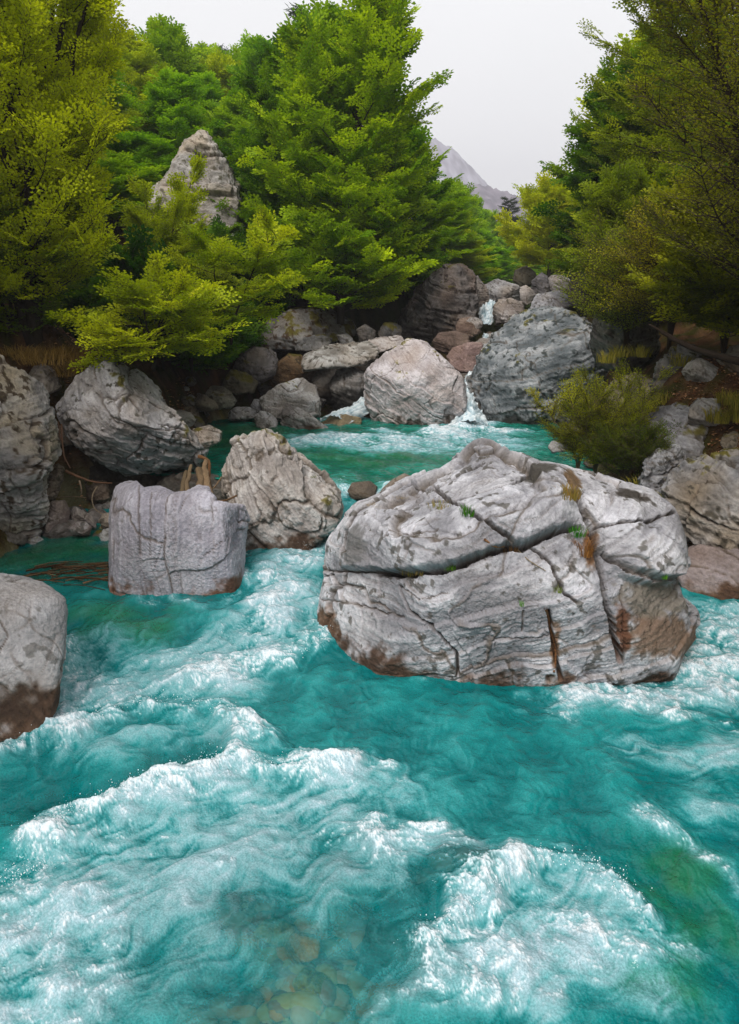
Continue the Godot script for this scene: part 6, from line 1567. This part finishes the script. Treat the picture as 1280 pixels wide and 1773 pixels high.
	rock("inflow_stone", "smooth tan stone washed by the small inflow left of the rounded boulder", "stone",
		Vector3(-0.84, 1.01, -23.20), Vector2(0.036, 0.170), [Vector2(-0.57, -0.08), Vector2(-0.30, 0.12), Vector2(0.17, 0.17), Vector2(0.59, 0.05), Vector2(0.64, -0.25), Vector2(-0.51, -0.30)], {"df": 0.45, "n": 30, "seed": 95, "moss": 0.0, "light": rgb(182, 163, 123), "dark": rgb(140, 122, 92), "lichen": 0.0, "blk": 0.03})

func build_bed_stones() -> void:
	var k := 0
	for p in [[Vector3(-0.54, -0.44, -5.49), 0.22, rgb(190, 140, 50), "ochre stone seen through the shallow water near the lower edge"], [Vector3(-0.95, -0.49, -5.86), 0.12, rgb(130, 76, 44), "rust-red stone seen through the shallow water"], [Vector3(-0.81, -0.54, -5.69), 0.3, rgb(170, 170, 90), "yellow-green slab seen through the shallow water"], [Vector3(-0.42, -0.49, -5.11), 0.28, rgb(176, 176, 70), "yellow stone at the bottom of the shallows near the picture's lower edge"], [Vector3(-1.00, -0.49, -5.00), 0.2, rgb(160, 112, 56), "brown stone at the bottom of the shallows near the picture's lower edge"], [Vector3(-1.80, -0.44, -5.74), 0.16, rgb(110, 70, 60), "dim red-brown stone under the milky left water"], [Vector3(-1.15, -0.49, -5.36), 0.14, rgb(120, 70, 46), "small rust stone between the ochre and brown drowned stones"], [Vector3(0.34, -0.34, -5.57), 0.2, rgb(196, 160, 70), "ochre stone just below the drowned boulder"], [Vector3(-0.19, -0.64, -5.11), 0.35, rgb(90, 104, 60), "dark olive stone in the deep green hole at the lower edge"], [Vector3(2.91, -0.64, -6.02), 0.4, rgb(140, 150, 60), "olive stone under the green water on the right"], [Vector3(2.53, -0.64, -5.27), 0.35, rgb(120, 120, 50), "brown-green stone under the water in the lower right"], [Vector3(-2.67, -0.39, -8.00), 0.3, rgb(92, 70, 54), "dark brown stone under the left rapids"]]:
		rock("submerged_stone", p[3], "stone", p[0], Vector2(0, 0.6), ring_outline(p[1] * 0.7, 200 + k), {"df": p[1] * 0.6, "n": 20, "seed": 200 + k, "light": (p[2] as Color).lerp(rgb(110, 110, 80), 0.3), "dark": (p[2] as Color).darkened(0.4), "moss": 0.0, "lichen": 0.1, "warm_k": 0.0, "group": "stones on the river bed"})
		k += 1

func build_rubble() -> void:
	var kinds := []
	for k in 5:
		kinds.append(rock("rubble_stone", "angular grey stone in the rubble of the banks, cascade and pool", "stone", Vector3(0, 0.3, -24.0), Vector2(0, 0.2), ring_outline(0.3, 300 + k), {"df": 0.26, "n": 18, "seed": 300 + k, "cuts": 9, "light": [rgb(176, 172, 168), rgb(150, 142, 136), rgb(128, 120, 112), rgb(188, 184, 180), rgb(140, 124, 110)][k], "dark": [rgb(120, 114, 110), rgb(100, 92, 86), rgb(80, 74, 68), rgb(132, 128, 124), rgb(90, 76, 64)][k], "group": "rubble stones"}))
	finish_rocks()
	var q := RandomNumberGenerator.new()
	q.seed = 55
	for k in 160:
		var m: MeshInstance3D = kinds[k % 5]
		if k >= 5:
			m = m.duplicate()
			m.name = numbered("rubble_stone")
			add_child(m)
		var p: Vector3
		match k % 25 / 5:
			0: p = Vector3(q.randf_range(-5.4, -2.4), 0, q.randf_range(-24.5, -20.5))
			1: p = Vector3(q.randf_range(1.5, 6.5), 0, q.randf_range(-36.0, -27.0))
			2: p = Vector3(q.randf_range(-6.6, -4.2), 0, q.randf_range(-17.5, -13.8))
			3: p = Vector3(q.randf_range(-3.5, 1.5), 0, q.randf_range(-30.0, -25.0))
			_: p = Vector3(q.randf_range(4.4, 7.4), 0, q.randf_range(-17.5, -12.6))
		var s := q.randf_range(0.35, 1.25)
		m.set_meta("label", "%s angular stone in the %s rubble" % [["mid-grey", "brownish grey", "dark grey", "pale grey", "dark brown"][k % 5], ["left beach", "cascade", "left gap", "dark ledge", "right bank"][k % 25 / 5]])
		p.y = maxf(ground_h(p.x, p.z), 0.2) + 0.08 * s
		m.position = p
		m.rotation = Vector3(q.randf_range(-0.5, 0.5), q.randf() * TAU, q.randf_range(-0.5, 0.5))
		m.scale = Vector3(s * q.randf_range(0.8, 1.3), s * q.randf_range(0.6, 1.0), s)

func ring_outline(r: float, sd: int) -> Array:
	var out := []
	var q := RandomNumberGenerator.new()
	q.seed = sd
	for k in 9:
		out.append(Vector2.from_angle(k / 9.0 * TAU) * r * q.randf_range(0.75, 1.1) * Vector2(1.15, 0.8))
	return out

func _ready() -> void:
	var cam := Camera3D.new()
	cam.name = "camera"
	cam.position = Vector3(0, 5.0, 0)
	cam.rotation_degrees = Vector3(-16.3, 0, 0)
	cam.fov = 65.0
	cam.near = 0.1
	cam.far = 6000.0
	add_child(cam)
	var env := Environment.new()
	env.tonemap_mode = Environment.TONE_MAPPER_LINEAR
	env.tonemap_exposure = 1.12
	env.background_mode = Environment.BG_SKY
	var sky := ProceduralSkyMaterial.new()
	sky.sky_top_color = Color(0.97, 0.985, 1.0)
	sky.sky_horizon_color = rgb(247, 247, 247)
	sky.sky_curve = 0.6
	var haze_n := noise(FastNoiseLite.TYPE_SIMPLEX, 0.008, 5, 61)
	sky.sky_cover = cloud_cover(haze_n)
	sky.sky_cover_modulate = Color(1, 1, 1, 0.26)
	sky.ground_bottom_color = rgb(60, 64, 50)
	sky.ground_horizon_color = rgb(90, 96, 80)
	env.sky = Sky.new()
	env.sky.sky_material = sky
	env.fog_enabled = true
	env.fog_density = 0.0006
	env.fog_light_color = rgb(226, 226, 234)
	env.sdfgi_enabled = true
	env.ssao_enabled = true
	env.ssil_enabled = true
	var we := WorldEnvironment.new()
	we.name = "sky_and_air"
	we.environment = env
	add_child(we)
	var sun := DirectionalLight3D.new()
	sun.name = "veiled_sun"
	sun.light_energy = 1.0
	sun.light_color = Color(1.0, 0.985, 0.965)
	sun.light_angular_distance = 25.0
	sun.shadow_enabled = true
	sun.rotation_degrees = Vector3(-48, -22, 0)
	add_child(sun)
	make_materials()
	build_ground()
	build_rocks()
	build_bed_stones()
	finish_rocks()
	build_rubble()
	build_water()
	build_falls()
	build_spray()
	build_trees()
	build_small()
	rank_labels()
	build_mountains()
	print("built in ", Time.get_ticks_msec())

func cloud_cover(n: FastNoiseLite) -> ImageTexture:
	var im := Image.create_empty(512, 256, false, Image.FORMAT_RGBA8)
	for y in 256:
		for x in 512:
			var a := x / 512.0 * TAU
			var v := clampf(0.5 + n.get_noise_3d(cos(a) * 90.0, y * 1.1, sin(a) * 90.0) * 0.9, 0.0, 1.0)
			im.set_pixel(x, y, Color(0.62, 0.6, 0.6, v))
	return ImageTexture.create_from_image(im)

func build_mountains() -> void:
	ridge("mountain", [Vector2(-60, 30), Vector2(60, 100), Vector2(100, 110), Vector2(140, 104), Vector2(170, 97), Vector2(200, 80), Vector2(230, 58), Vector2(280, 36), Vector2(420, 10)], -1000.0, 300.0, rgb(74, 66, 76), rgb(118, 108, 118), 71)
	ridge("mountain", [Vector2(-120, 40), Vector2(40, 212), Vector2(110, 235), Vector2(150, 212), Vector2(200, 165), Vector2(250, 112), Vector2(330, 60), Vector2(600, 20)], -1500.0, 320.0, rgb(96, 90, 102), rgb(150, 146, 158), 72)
